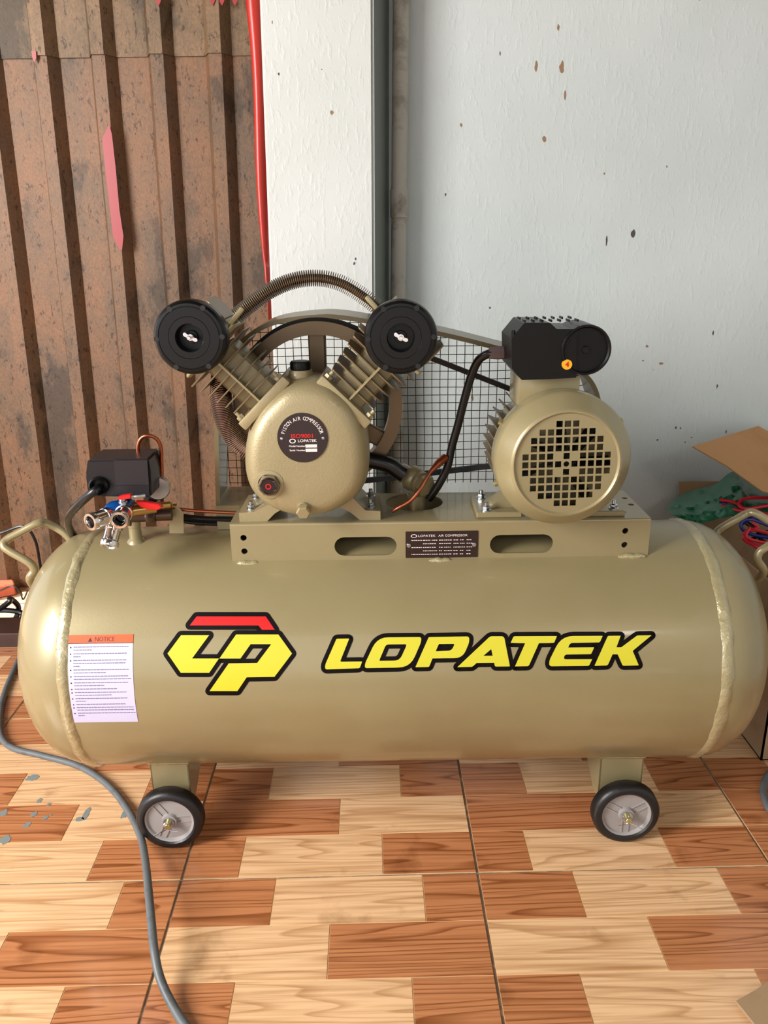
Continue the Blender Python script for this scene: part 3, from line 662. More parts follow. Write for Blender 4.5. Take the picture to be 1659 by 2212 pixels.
tp_ = plate([(xl, YP+.004), (xr, YP+.004), (xr, YB), (xl, YB)], th_, .004, Matrix.Translation((0, 0, PZ-.004)))
merge(fp, tp_)
n = 6; ring = []
for k in range(n+1):
    a = PI/2*k/n; ring.append((YP+.004-.004*math.cos(a), PZ-.004+.004*math.sin(a)))
rg = [[fp.verts.new((x, y, z)) for y, z in ring] for x in (xl, xr)]
for k in range(n): fp.faces.new((rg[0][k], rg[1][k], rg[1][k+1], rg[0][k+1]))
box(fp, (xl, YB-.004, zb), (xr, YB, PZ-.004)); box(fp, (xl, YP+.004, zb+.01), (xl+.003, YB-.004, PZ-.004)); box(fp, (xr-.003, YP+.004, zb+.01), (xr, YB-.004, PZ-.004))  # rear plate; two end plates added to keep light out of the inside
plat = obj('mounting_platform', fp, M_paint, comp, smooth=30)
for x0, x1, y in ((508, 562, 1216), (926, 976, 1209), (1336, 1394, 1200)):
    A = at(x0, y+2, Y=YP-.003); Bq = at(x1, y+2, Y=YP-.003); bm = B(); n = 14
    tube(bm, [A.lerp(Bq, k/n)+Vector((0, 0, -.001*math.sin(k))) for k in range(n+1)], [(.0065)*math.sin(PI*(k+.7)/(n+1.4))**.4*(1+.25*noise.noise(Vector((k*.9, x0, 0)))) for k in range(n+1)], 10)
    obj('weld_bead', bm, M_weld, plat, smooth=60)
# rating plate
ra, rb = pxz(876, 1148), pxz(1032, 1203); yr = YP-.0008
def flatY(bm, X, Y, Z, sx=1, sz=1, tilt=0):
    """local XY -> world XZ facing the viewer"""
    bmesh.ops.transform(bm, matrix=Matrix(((sx, 0, 0, X), (0, 0, -1, Y), (0, sz, 0, Z), (0, 0, 0, 1))) @ Matrix.Rotation(tilt, 4, 'Z'), verts=bm.verts); return bm
rp = plate(rpoly([(ra[0], rb[1]), (rb[0], rb[1]), (rb[0], ra[1]), (ra[0], ra[1])], .002), [], .001, Matrix(((1, 0, 0, 0), (0, 0, -1, YP), (0, 1, 0, 0), (0, 0, 0, 1))))
obj('rating_plate', rp, M_plate, plat, label='dark name plate with fine pale print')
W_ = rb[0]-ra[0]; H_ = ra[1]-rb[1]; bm = B()
def put(s, u, v, size, al='LEFT', sx=1): merge(bm, flatY(text_bm(s, size, 0, al), ra[0]+u*W_, YP-.0013, ra[1]-v*H_, sx))
put('LOPATEK', .17, .17, .0065, sx=1.25); put('AIR COMPRESSOR', .45, .17, .0062, sx=1.15)
for k, v in enumerate((.32, .45, .59, .72, .85)):
    for u0, u1 in ((.08, .22), (.24, .34), (.36, .42), (.46, .5), (.53, .62), (.66, .72), (.75, .8), (.84, .9))[(k % 2):]:
        x = u0
        while x < u1: wl = R.uniform(.012, .03); bm.faces.new([bm.verts.new((ra[0]+p*W_, YP-.0013, ra[1]-q*H_)) for p, q in ((x, v), (x+wl, v), (x+wl, v+.028), (x, v+.028))]); x += wl+.008
merge(bm, flatY(lathe(B(), [(.0035, 0), (.0048, 0)], (0, 0, 0), (0, 0, 1), 18, caps=(False, False)), ra[0]+.115*W_, YP-.0013, ra[1]-.17*H_, 1.3, .75))
obj('plate_print', bm, M_white, plat, smooth=0)
for u in (.045, .945):
    bm = B(); lathe(bm, [(.005, 0), (.004, .002), (.0015, .0023), (.001, .001)], (ra[0]+u*W_, YP-.001, ra[1]-.52*H_), (0, -1, 0), 16); obj('rivet', bm, M_zinc, plat)

# --- belt guard
YG0, YG1 = 1.60, 1.74
GO = [(464, 1062), (463, 960), (463, 870), (468, 825), (482, 785), (510, 745), (548, 712), (600, 690), (690, 679), (740, 681), (800, 690), (870, 700), (940, 714), (1010, 730), (1080, 748), (1150, 765), (1215, 782), (1258, 800), (1283, 825), (1297, 860), (1300, 900), (1300, 1050)]
gp = [at(x, y, Y=YG0) for x, y in GO]; gp = [Vector((p.x, 0, p.z)) for p in gp]
bot = PZ+.0
gp[0].z = bot; gp[-1].z = bot
gs = [p for p in catmull(gp, 4)]
bm = B(); fl = .012; outer = []; 
cen = Vector((.02, 0, .85))
def inward(i):
    a = gs[max(i-1, 0)]; b = gs[min(i+1, len(gs)-1)]; t = (b-a).normalized(); return Vector((t.z, 0, -t.x))
rows = []
for i, p in enumerate(gs):
    nrm = inward(i); q = p+nrm*.009
    rows.append([bm.verts.new(v) for v in ((q.x, YG0, q.z), (p.x, YG0, p.z), (p.x, YG1, p.z), (p.x+nrm.x*.0015, YG1, p.z+nrm.z*.0015), (p.x+nrm.x*.0015, YG0+.0015, p.z+nrm.z*.0015), (q.x, YG0+.0015, q.z))])
for a, b in zip(rows, rows[1:]):
    for k in range(6): bm.faces.new((a[k], a[(k+1) % 6], b[(k+1) % 6], b[k]))
guard = obj('belt_guard', bm, M_dpaint, comp, smooth=40)
# bottom tray of the guard sticking out to the left
bm = B(); a = at(464, 1064, Y=YG0); box(bm, (a.x, YG0-.002, PZ-.055), (xl+.03, YG1, PZ-.002)); obj('guard_tray', bm, M_paint, guard)
def inside(x, z):
    c_ = False; n = len(gs); j = n-1
    for i in range(n):
        if (gs[i].z > z) != (gs[j].z > z) and x < (gs[j].x-gs[i].x)*(z-gs[i].z)/(gs[j].z-gs[i].z)+gs[i].x: c_ = not c_
        j = i
    return c_
bm = B(); st = .0176; x0 = min(p.x for p in gs); x1 = max(p.x for p in gs); z1 = max(p.z for p in gs)
def run(pts):
    cur = []
    for p in pts+[None]:
        if p is not None and inside(p.x, p.z): cur.append(p)
        else:
            if len(cur) > 1: tube(bm, [cur[0]]+cur[4:-4:6]+[cur[-1]], .00085, 5)
            cur = []
k = 0; x = x0+.006
while x < x1: run([Vector((x+.002*noise.noise(Vector((q*.004*6, x*9, 0))), YG1-.002, bot+.001+q*.004)) for q in range(int((z1-bot)/.004)+1)]); x += st
z = bot+.008
while z < z1: run([Vector((x0+q*.004, YG1-.0035, z+.0022*noise.noise(Vector((q*.03, z*9, 4))))) for q in range(int((x1-x0)/.004)+1)]); z += st
obj('wire_mesh', bm, M_mesh, guard, kind='stuff', label='dark woven wire screen')

# --- flywheel, belt, motor pulley
YF = 1.605; fc = at(690, 875, Y=YF); frd = abs(at(872, 875, Y=YF).x-fc.x)
bm = B(); lathe(bm, [(frd*.83, -.02), (frd*.83, .02), (frd*.98, .02), (frd*.98, .008), (frd*.93, 0), (frd*.98, -.008), (frd*.98, -.02), (frd*.83, -.02)], (fc.x, YF, fc.z), (0, -1, 0), 80, caps=(False, False))
lathe(bm, [(.001, -.02), (.03, -.02), (.03, .022), (.001, .022)], (fc.x, YF, fc.z), (0, -1, 0), 32)
M_fly = mat('flywheel_paint', (120, 98, 70), .45, .3, .1)
fw_ = obj('flywheel', bm, M_fly, comp, smooth=30)
for k in range(3):
    bm = B(); box(bm, (.026, -.017, -.008), (frd*.86, .017, .008), .003, 1, Matrix.Translation((fc.x, YF, fc.z)) @ Matrix.Rotation(PI/2, 4, 'X') @ Matrix.Rotation(PI/2+k*2*PI/3, 4, 'Z'))
    obj('spoke', bm, M_fly, fw_)
MX, MZ = at(1224, 1003, Y=1.385).x, at(1224, 1003, Y=1.385).z
mc = Vector((MX-.01, YF, MZ+.01)); mr = .062
bm = B(); lathe(bm, [(.02, -.018), (mr, -.018), (mr, -.008), (mr-.01, 0), (mr, .008), (mr, .018), (.02, .018)], mc, (0, -1, 0), 48)
obj('motor_pulley', bm, M_cast, comp)
dx = mc.x-fc.x; dz = mc.z-fc.z; dd = math.hypot(dx, dz); ba = math.atan2(dz, dx); ph_ = math.acos((frd-mr)/dd)
path = []
for k in range(41):
    a = ba+ph_+(2*PI-2*ph_)*k/40; path.append(Vector((fc.x+frd*math.cos(a), YF, fc.z+frd*math.sin(a))))
for k in range(21):
    a = ba-ph_+2*ph_*k/20; path.append(Vector((mc.x+mr*math.cos(a), YF, mc.z+mr*math.sin(a))))
bm = B(); rows = []; n = len(path)
for i, p in enumerate(path):
    t = (path[(i+1) % n]-path[i-1]).normalized(); nn = Vector((t.z, 0, -t.x))
    rows.append([bm.verts.new(p+nn*a+Vector((0, b, 0))) for a, b in ((.003, -.0065), (.003, .0065), (-.007, .004), (-.007, -.004))])
for i in range(n):
    a, b = rows[i], rows[(i+1) % n]
    for k in range(4): bm.faces.new((a[k], a[(k+1) % 4], b[(k+1) % 4], b[k]))
obj('drive_belt', bm, M_belt, comp, label='black rubber V-belt')

# --- crankcase
CO = [(622, 822), (592, 846), (560, 882), (538, 925), (529, 975), (532, 1025), (550, 1065), (588, 1094), (630, 1109), (668, 1112), (715, 1104), (756, 1082), (785, 1052), (797, 1012), (797, 960), (788, 915), (768, 872), (735, 838), (702, 818), (662, 812)]
yc = 1.47
cp_ = catmull([Vector((pxz(x, y, yc)[0], pxz(x, y, yc)[1], 0)) for x, y in CO], 4, True)
cc = Vector((pxz(664, 985, yc)[0], pxz(664, 985, yc)[1], 0))
bm = B(); rings = []
YFACE = 1.432
for s, y in ((.93, 1.59), (.96, 1.56), (.97, 1.515), (1.0, 1.51), (1.0, 1.482), (.985, 1.466), (.945, 1.450), (.885, 1.440), (.81, 1.4345), (.72, YFACE), (.4, YFACE), (.02, YFACE)):
    rings.append([bm.verts.new((cc.x+(p.x-cc.x)*s, y, cc.y+(p.y-cc.y)*s)) for p in cp_])
for a, b in zip(rings, rings[1:]):
    for k in range(len(a)): bm.faces.new((a[k], a[(k+1) % len(a)], b[(k+1) % len(a)], b[k]))
bm.faces.new(rings[0]); bm.faces.new(rings[-1])
crank = obj('crankcase', bm, M_cast, comp, smooth=45)
# oil filler neck and cap
q = at(650, 812, Y=1.49); bm = B(); lathe(bm, [(.024, -.02), (.0235, 0), (.021, .012)], q, (0, 0, 1), 28); obj('filler_neck', bm, M_cast, crank)
bm = B(); lathe(bm, [(.018, 0), (.0185, .003), (.0185, .013), (.017, .016), (.008, .0165)], q+Vector((0, 0, .012)), (0, 0, 1), 28)
for k in range(18): a = 2*PI*k/18; box(bm, (-.0008, -.0012, 0), (.0008, .0012, .013), 0, 1, Matrix.Translation(q+Vector((.0185*math.cos(a), .0185*math.sin(a), .013))) @ Matrix.Rotation(a, 4, 'Z'))
obj('oil_cap', bm, M_black, crank, label='black ribbed oil filler cap')
# badge
bc = at(653.5, 946, Y=YFACE-.002); br = .0465
bm = B(); cyl(bm, (bc.x, YFACE+.001, bc.z), (0, -1, 0), br, .003, 48, .0004); obj('badge', bm, M_badge, crank, label='round black badge with white and red print')
bm = B(); s_ = 'PISTON AIR COMPRESSOR'
for i, ch in enumerate(s_):
    if ch == ' ': continue
    a = math.radians(164-148*i/(len(s_)-1)); rr = br*.78
    t = text_bm(ch, .0098, 0, 'CENTER', .0001); bmesh.ops.scale(t, vec=(.78, 1, 1), verts=t.verts); bmesh.ops.transform(t, matrix=Matrix.Rotation(a-PI/2, 4, 'Z'), verts=t.verts); merge(bm, flatY(t, bc.x+rr*math.cos(a), YFACE-.0024, bc.z+rr*math.sin(a)))
def pb(s, u, v, size, sx=1, al='CENTER'): merge(bm, flatY(text_bm(s, size, 0, al, .0001), bc.x+u*br, YFACE-.0024, bc.z+v*br, sx))
pb('LOPATEK', .18, -.12, .0075, 1.1); pb('Model', -.42, -.33, .0048); pb('Number', -.08, -.33, .0048); pb('Serial', -.42, -.5, .0048); pb('Number', -.08, -.5, .0048)
merge(bm, flatY(lathe(B(), [(.0035, 0), (.0052, 0)], (0, 0, 0), (0, 0, 1), 18, caps=(False, False)), bc.x-.4*br, YFACE-.0024, bc.z-.12*br, 1.15, .85))
for v in (-.33, -.5): bm.faces.new([bm.verts.new((bc.x+a*br, YFACE-.0024, bc.z+(v+b)*br)) for a, b in ((.1, -.065), (.56, -.065), (.56, .065), (.1, .065))])
obj('badge_print', bm, M_white, crank, smooth=0)
bm = flatY(text_bm('ISO9001', .0105, 0, 'CENTER', .0002), bc.x, YFACE-.0024, bc.z+.07*br, 1.15); obj('badge_red_print', bm, M_red, crank, smooth=0, label='red lettering')
for s in (-1, 1): bm = B(); lathe(bm, [(.0034, 0), (.0026, .0014), (.0005, .002)], (bc.x+s*br*.82, YFACE-.002, bc.z-.02*br), (0, -1, 0), 14); obj('badge_rivet', bm, M_zinc, crank)
# sight glass
sg = at(582, 1046, Y=1.435); bm = B(); lathe(bm, [(.031, -.03), (.030, -.002), (.0275, .004), (.021, .005), (.019, .001)], sg, (0, -1, 0), 40); obj('sight_glass_boss', bm, M_cast, crank)
bm = B(); hexprism(bm, sg+Vector((0, -.002, 0)), (0, -1, 0), .0215, .009); obj('sight_glass_nut', bm, M_fin, crank)
bm = B(); lathe(bm, [(.0165, 0), (.0165, .007), (.0145, .009), (.013, .0075), (.001, .0075)], sg+Vector((0, -.008, 0)), (0, -1, 0), 32); obj('sight_glass', bm, M_glass, crank, label='dark round oil sight glass')
bm = B(); lathe(bm, [(.0035, 0), (.0035, .0006), (.0055, .0006), (.0055, 0)], sg+Vector((0, -.0157, 0)), (0, -1, 0), 24, caps=(False, False)); obj('sight_glass_mark', bm, M_red, crank, label='red ring mark')
# drain plug
dp = at(657, 1094, Y=1.44); bm = B(); lathe(bm, [(.014, -.01), (.0135, .012)], dp, (0, -1, -.25), 24); hexprism(bm, dp+Vector((0, -.012, -.003)), (0, -1, -.25), .0135, .013); obj('drain_plug', bm, M_cast, crank)
# feet with bolts
def bolt(parent, p, k=1.0):
    bm = B(); lathe(bm, [(.0095*k, 0), (.0095*k, .0015*k)], p, (0, 0, 1), 20); hexprism(bm, p+Vector((0, 0, .0015*k)), (0, 0, 1), .0072*k, .008*k); cyl(bm, p+Vector((0, 0, .0095*k)), (0, 0, 1), .0042*k, .007*k, 12, .0006)
    obj('bolt', bm, M_zinc, parent)
def foot(px0, px1, sgn, parent):
    a = at(px0, 1122, Y=1.488); b = at(px1, 1122, Y=1.488)
    if sgn < 0: pr = [(a.x, PZ), (b.x-.012, PZ), (b.x+.004, PZ+.016), (b.x+.014, PZ+.022), (b.x+.014, PZ+.045), (a.x+.03, PZ+.02), (a.x, PZ+.018)]
    else: pr = [(a.x+.012, PZ), (b.x, PZ), (b.x, PZ+.018), (b.x-.03, PZ+.02), (a.x-.014, PZ+.06), (a.x-.03, PZ+.03), (a.x-.006, PZ+.016)]
    bm = plate(pr if sgn > 0 else pr, [], .12, Matrix(((1, 0, 0, 0), (0, 0, 1, 1.488), (0, 1, 0, 0), (0, 0, 0, 1))))
    o = obj('foot', bm, M_cast, crank, smooth=20)
    xb = a.x+.021 if sgn < 0 else b.x-.02
    bolt(o, Vector((xb, 1.512, PZ+.0185))); bolt(o, Vector((xb, 1.585, PZ+.0185)))
foot(517, 590, -1, crank); foot(764, 822, 1, crank)

# --- cylinders with cooling fins, heads
XCEN = cc.x
def cylinder(s):
    """s=-1 left, +1 right; local frame: Z = bore axis, X = across (in picture plane), Y = front/back"""
    base = at(579, 855, Y=1.52); base.x = XCEN+(base.x-XCEN)*(1 if s < 0 else -1); 
    ax = Vector((s*.705, 0, .709)); xx = Vector((ax.z, 0, -ax.x))*(1)   # across
    M = Matrix((xx, Vector((0, 1, 0)), ax)).transposed().to_4x4(); M.translation = base
    up = -s     # +X local points away from the other cylinder?  (down-and-out side)
    bm = B(); box(bm, (-.062, -.072, -.012), (.062, .058, .007), .004, 2, M)     # base flange
    box(bm, (-.036, -.045, 0), (.036, .036, .122), .012, 3, M)
    cy = obj('cylinder', bm, M_cast, comp, smooth=35)
    for k in range(6):
        h = .024+k*.0175; hw = .052+.0034*k; bm = B()
        lp = rpoly([(-hw-.004, -.062), (hw, -.062), (hw, .062), (-hw-.004, .062)], [.006, .03, .045, .045], 7)
        t = plate(lp, [], .0026, Matrix.Translation((0, 0, h))); bmesh.ops.transform(t, matrix=M, verts=t.verts)
        obj('cooling_fin', t, M_fin, cy, smooth=25)
    bm = B(); rx = s*.004
    box(bm, (rx-.0018, -.066, 0), (rx+.0018, -.03, .113), 0, 1, M); obj('rib', bm, M_cast, cy)
    for xs in (-.052, .052):
        p = M @ Vector((xs, -.058, .007)); bm = B(); hexprism(bm, p, ax, .008, .008); cyl(bm, p+ax*.008, ax, .004, .008, 12); obj('stud_nut', bm, M_cast, cy)
    # head
    bm = B(); box(bm, (-.066, -.058, .126), (.066, .06, .134), .003, 1, M); box(bm, (-.058, -.05, .134), (.058, .052, .165), .008, 2, M)
    hd = obj('cylinder_head', bm, M_cast, comp, smooth=30)
    for k in range(6):
        x = -.058+k*.0235; bm = B(); lp = rpoly([(-.05, .150), (.056, .150), (.056, .197), (-.05, .197)], [0, 0, .016, .016], 5)
        t = plate(lp, [], .0028, Matrix.Identity(4)); bmesh.ops.transform(t, matrix=M @ Matrix(((0, 0, 1, x), (1, 0, 0, 0), (0, 1, 0, 0), (0, 0, 0, 1))), verts=t.verts); obj('head_fin', t, M_fin, hd)
    return M
ML = cylinder(-1); MR = cylinder(1)
def airfilter(px, py, lng):
    Yf = 1.365; c = at(px, py, Y=Yf); r = .0625; bm = B()
    lathe(bm, [(.022, -.022), (.0232, .0005), (.024, .0015), (.0345, .0015), (.035, .001), (.0355, .0015), (.0505, .0015), (.051, .0003), (.0518, .0003), (.0525, .0015), (.0565, .0010), (r-.002, -.004), (r, -.010), (r, -.030), (r-.004, -.036), (r-.004, -.048), (.03, -.05)], c, (0, -1, 0), 64, caps=(False, True))
    lathe(bm, [(.0225, -.022), (.011, -.022), (.010, -.017), (.001, -.017)], c, (0, -1, 0), 32, caps=(False, False))
    lathe(bm, [(.02, -.045), (.02, -.12)], c, (0, -1, 0), 24)
    f = obj('air_filter', bm, M_black, comp, smooth=18, label='round black plastic intake filter')
    for k in range(6):
        a = PI/3*k+.02; bm = B(); cyl(bm, c+Vector((.0553*math.cos(a), .004, .0553*math.sin(a))), (0, -1, 0), .0046, .0056, 12); obj('rim_notch', bm, M_blackm, f)
    bm = B(); b0 = c+Vector((0, .014, 0)); cyl(bm, b0, (0, -1, 0), .0035, .02, 14, .0006); cyl(bm, b0+Vector((0, 0, 0)), (0, -1, 0), .0065, .008, 16, .001)
    for s in (-1, 1):
        t = plate(rpoly([(.003, -.003), (.014, -.0035), (.017, .001), (.014, .005), (.005, .003)], .002), [], .0016, Matrix.Identity(4))
        bmesh.ops.transform(t, matrix=Matrix.Translation(b0+Vector((0, -.008, 0))) @ Matrix.Rotation(math.radians(28), 4, 'Y') @ Matrix.Diagonal((s*.8, .8, .8, 1)) @ Matrix.Rotation(PI/2, 4, 'X'), verts=t.verts); merge(bm, t)
    obj('wing_nut', bm, M_chrome, f, label='chrome wing nut')
airfilter(409, 730, 1); airfilter(866, 730, 1)

# --- finned pipes
def finned(name, pts, rt, rf, step, m, parent, label=None):
    path = catmull(pts, 12); bm = B(); tube(bm, path, rt, 12)
    for p, t in arclen(path, step):
        mt = frame(p, t); k = bmesh.new(); bmesh.ops.create_cone(k, cap_ends=True, segments=16, radius1=rf, radius2=rf, depth=.0011); merge(bm, k, mt)
    return obj(name, bm, m, parent, smooth=30, label=label)
finned('discharge_pipe', [at(x, y, Y=yy) for x, y, yy in [(512, 682, 1.50), (545, 655, 1.50), (590, 624, 1.50), (640, 605, 1.50), (692, 601, 1.50), (740, 613, 1.50), (785, 640, 1.50), (815, 664, 1.50)]], .0075, .0148, .0038, M_copperfin, comp, 'bronze finned pipe arching between the cylinder heads')
finned('intercooler_pipe', [at(x, y, Y=yy) for x, y, yy in [(483, 792, 1.53), (478, 830, 1.54), (478, 865, 1.55), (486, 905, 1.56), (503, 942, 1.565), (530, 972, 1.565), (570, 990, 1.565)]], .012, .021, .0038, M_copperfin2, comp, 'finned pipe with copper sheen curving down behind the crankcase')
bm = B(); q = at(812, 662, Y=1.50); box(bm, (-.005, -.024, -.026), (.004, .02, .026), .004, 2, Matrix.Translation(q) @ Matrix.Rotation(math.radians(-42), 4, 'Y')); obj('pipe_flange', bm, M_paint, comp)
bm = B(); q = at(512, 682, Y=1.50); box(bm, (-.004, -.024, -.022), (.006, .02, .022), .004, 2, Matrix.Translation(q) @ Matrix.Rotation(math.radians(42), 4, 'Y')); obj('pipe_flange', bm, M_paint, comp)

# --- check valve in the platform hole, hose, copper pipe
q = at(898, 1100, Y=qh.y-.01); z0 = top_at(0, qh.y).z; bm = B(); vx = at(900, 1085, Y=qh.y).x
lathe(bm, [(.02, z0-PZ-.02), (.02, .016), (.0185, .018)], (vx, qh.y, PZ), (0, 0, 1), 32); hexprism(bm, Vector((vx, qh.y, PZ+.017)), (0, 0, 1), .0175, .016); cyl(bm, (vx, qh.y, PZ+.03), (0, 0, 1), .013, .02, 20)
vc = Vector((vx-.008, qh.y, PZ+.052)); bmesh.ops.create_uvsphere(bm, u_segments=24, v_segments=14, radius=.0275, matrix=Matrix.Translation(vc))
vd = Vector((.62, -.72, -.22)).normalized(); lathe(bm, [(.022, 0), (.022, .006), (.0245, .007), (.0245, .012), (.021, .013), (.021, .018)], vc+vd*.014, vd, 28); hexprism(bm, vc+vd*.03, vd, .0235, .016)
lathe(bm, [(.020, 0), (.020, .030), (.017, .032)], vc, (-.85, .1, .42), 24)
cv = obj('check_valve', bm, M_paint, comp, smooth=35, label='olive elbow check valve standing in the platform hole')
bm = tube(B(), catmull([at(x, y, Y=yy) for x, y, yy in [(872, 1025, 1.575), (860, 1018, 1.575), (840, 1004, 1.575), (805, 995, 1.575), (780, 992, 1.575)]], 8), .0165, 16)
obj('air_hose', bm, M_cable, comp, label='thick black rubber hose')
bm = tube(B(), catmull([at(x, y, Y=yy) for x, y, yy in [(962, 988, 1.56), (945, 1003, 1.545), (928, 1022, 1.53), (908, 1056, 1.515), (888, 1080, 1.51), (862, 1096, 1.51), (848, 1104, 1.515)]], 10), [.0085 if k < 8 else max(.004, .0085-.0004*(k-8)) for k in range(61)], 12)
obj('copper_pipe', bm, M_copper, comp, label='short bent copper unloader pipe')
# motor cable to the platform
bm = tube(B(), catmull([at(x, y, Y=yy) for x, y, yy in [(1076, 762, 1.52), (1056, 764, 1.52), (1034, 778, 1.53), (1018, 812, 1.54), (1004, 860, 1.55), (990, 915, 1.56), (976, 965, 1.565), (966, 1010, 1.565), (946, 1050, 1.57), (926, 1078, 1.58)]], 8), .0082, 12)
obj('motor_cable', bm, M_cable, comp, label='thick black cable from the motor box')

# --- electric motor
YM = 1.383
bm = B(); lathe(bm, [(.085, .083), (.1235, .083), (.1255, .078), (.1265, .042), (.1255, .037), (.1225, .032), (.1015, .005), (.0985, .001), (.0955, 0), (.0935, .002), (.092, .004)], (MX, YM, MZ), (0, 1, 0), 96, caps=(False, False))
fan = obj('fan_cover', bm, M_paint, comp, smooth=40)
holes = []; pit = .01475; hh = .0056
pat = {5: [-1, 0, 1], 4: range(-3, 4), 3: range(-4, 5), 2: range(-4, 5), 1: [-5, -4, -3, -2, 0, 2, 3, 4, 5], 0: [-5, -4, -3, -2, -1, 1, 2, 3, 4, 5]}
for r in range(-5, 6):
    for c in pat[abs(r)]: holes.append([(c*pit-hh, r*pit-hh), (c*pit+hh, r*pit-hh), (c*pit+hh, r*pit+hh), (c*pit-hh, r*pit+hh)])
holes.append(circ(0, 0, .0052, 14))
gr = plate(circ(0, 0, .0925, 80), holes, .0015, Matrix(((1, 0, 0, MX), (0, 0, -1, YM+.0055), (0, 1, 0, MZ), (0, 0, 0, 1))) @ Matrix.Rotation(math.radians(1.2), 4, 'Z'))
obj('grille', gr, M_paint, fan, smooth=20)
bm = B(); 
for k in range(7):
    a = 2*PI*k/7; t = plate([(.02, -.002), (.085, -.006), (.085, .006), (.02, .002)], [], .022, Matrix.Identity(4)); bmesh.ops.transform(t, matrix=Matrix.Translation((MX, YM+.045, MZ)) @ Matrix.Rotation(PI/2, 4, 'X') @ Matrix.Rotation(a, 4, 'Z') @ Matrix.Rotation(.5, 4, 'X'), verts=t.verts); merge(bm, t)
lathe(bm, [(.024, -.03), (.024, .012), (.008, .014), (.008, .022)], (MX, YM+.04, MZ), (0, -1, 0), 24)
obj('cooling_fan', bm, M_black, fan)
for a in (150, 205, 335, 30):
    q = Vector((MX+.126*math.cos(math.radians(a)), YM+.07, MZ+.126*math.sin(math.radians(a)))); bm = B(); hexprism(bm, q, (q.x-MX, 0, q.z-MZ), .006, .006); obj('screw', bm, M_yzinc, fan)
bm = B(); lathe(bm, [(.05, .0), (.104, 0), (.106, .005), (.106, .13), (.1, .15), (.07, .165), (.03, .17)], (MX, YM+.075, MZ), (0, 1, 0), 64)
body = obj('motor', bm, M_paint, comp, smooth=35)
for k in range(40):
    a = 2*PI*(k+.5)/40
    if 55 < math.degrees(a) < 125 or 240 < math.degrees(a) < 300: continue
    bm = B(); box(bm, (.1, .004, -.0013), (.1245, .135, .0013), 0, 1, Matrix.Translation((MX, YM+.08, MZ)) @ Matrix.Rotation(-a, 4, 'Y')); obj('cooling_fin', bm, M_fin, body, smooth=0)
def mfoot(px):
    pass
for s in (-1, 1):
    bm = B(); xa = MX+s*.147; xb = MX+s*.05
    pr = [(min(xa, xa-s*.05), PZ), (max(xa, xa-s*.05), PZ), (max(xa, xa-s*.05), PZ+.014), (min(xa, xa-s*.05), PZ+.014)]
    box(bm, (min(xa, xa-s*.09), 1.488, PZ), (max(xa, xa-s*.09), 1.60, PZ+.012), .002, 1)
    vs = [bm.verts.new(v) for v in ((xa-s*.03, 1.52, PZ+.012), (xa-s*.09, 1.52, PZ+.012), (xa-s*.09, 1.52, PZ+.06))]; f = bm.faces.new(vs); r = bmesh.ops.extrude_face_region(bm, geom=[f]); bmesh.ops.translate(bm, vec=(0, .05, 0), verts=[v for v in r['geom'] if isinstance(v, bmesh.types.BMVert)])
    o = obj('motor_foot', bm, M_paint, body)
    bolt(o, Vector((xa-s*.02, 1.503, PZ+.012)), 1.05); bolt(o, Vector((xa-s*.02, 1.585, PZ+.012)), 1.05)
# neck and terminal/capacitor box
a = at(1118, 840, Y=1.455); b = at(1255, 815, Y=1.455); bm = B(); box(bm, (a.x, 1.455, MZ+.09), (b.x, 1.55, b.z+.004), .006, 2); obj('terminal_neck', bm, M_paint, body)
YT = 1.418
def P2(l): return [pxz(x, y, YT) for x, y in l]
outer = rpoly(P2([(1133, 697), (1188, 697), (1203, 711), (1245, 711), (1245, 816), (1186, 819), (1127, 821), (1106, 797), (1105, 731)]), .002)
t = plate(outer, [], .12, Matrix(((1, 0, 0, 0), (0, 0, 1, YT), (0, 1, 0, 0), (0, 0, 0, 1))))
cpx = pxz(1266, 756, YT); cr_ = abs(pxz(1320, 756, YT)[0]-cpx[0])
lathe(t, [(.001, .008), (cr_-.006, .008), (cr_-.006, .003), (cr_-.0035, 0), (cr_-.001, 0), (cr_, .002), (cr_, .1), (cr_-.01, .11)], (cpx[0], YT-.004, cpx[1]), (0, 1, 0), 56, caps=(False, True))
lathe(t, [(.007, .007), (.006, .0045), (.001, .0045)], (cpx[0], YT-.004, cpx[1]), (0, 1, 0), 20)
cb_ = obj('terminal_box', t, M_black, comp, smooth=25, label='black plastic motor capacitor and terminal box')
ztop = P2([(1133, 697)])[0][1]; xa = P2([(1133, 697)])[0][0]
for row in range(2):
    for k in range(7):
        bm = B(); x = xa+.004+k*.0155; y = YT+.03+row*.055; box(bm, (x-.0012, y-.014, ztop-.001), (x+.0012, y+.01, ztop+.003), 0, 1, None); obj('box_rib', bm, M_black, cb_, smooth=0)
bm = B(); q = pxz(1224, 787, YT-.0005); cyl(bm, (q[0], YT+.0045, q[1]), (0, -1, 0), .0088, .0093, 28); obj('sticker', bm, M_sticker, cb_, label='round amber sticker numbered 4')
bm = flatY(text_bm('4', .013, 0, 'CENTER', .0003), q[0], YT-.0053, q[1]); obj('sticker_digit', bm, M_red, cb_, smooth=0)
bm = B(); q = at(1104, 735, Y=YT+.01); cyl(bm, q+Vector((.003, -.004, -.012)), (0, 0, 1), .0035, .03, 10, .001); obj('box_clip', bm, M_zinc if False else M_black, cb_)
bm = B(); q = at(1079, 762, Y=1.52); lathe(bm, [(.0105, -.02), (.0125, -.004), (.0125, .012), (.010, .02)], q, (1, -.1, .05), 8); obj('cable_gland', bm, mat('gland_plastic', (110, 92, 94), .5), cb_)

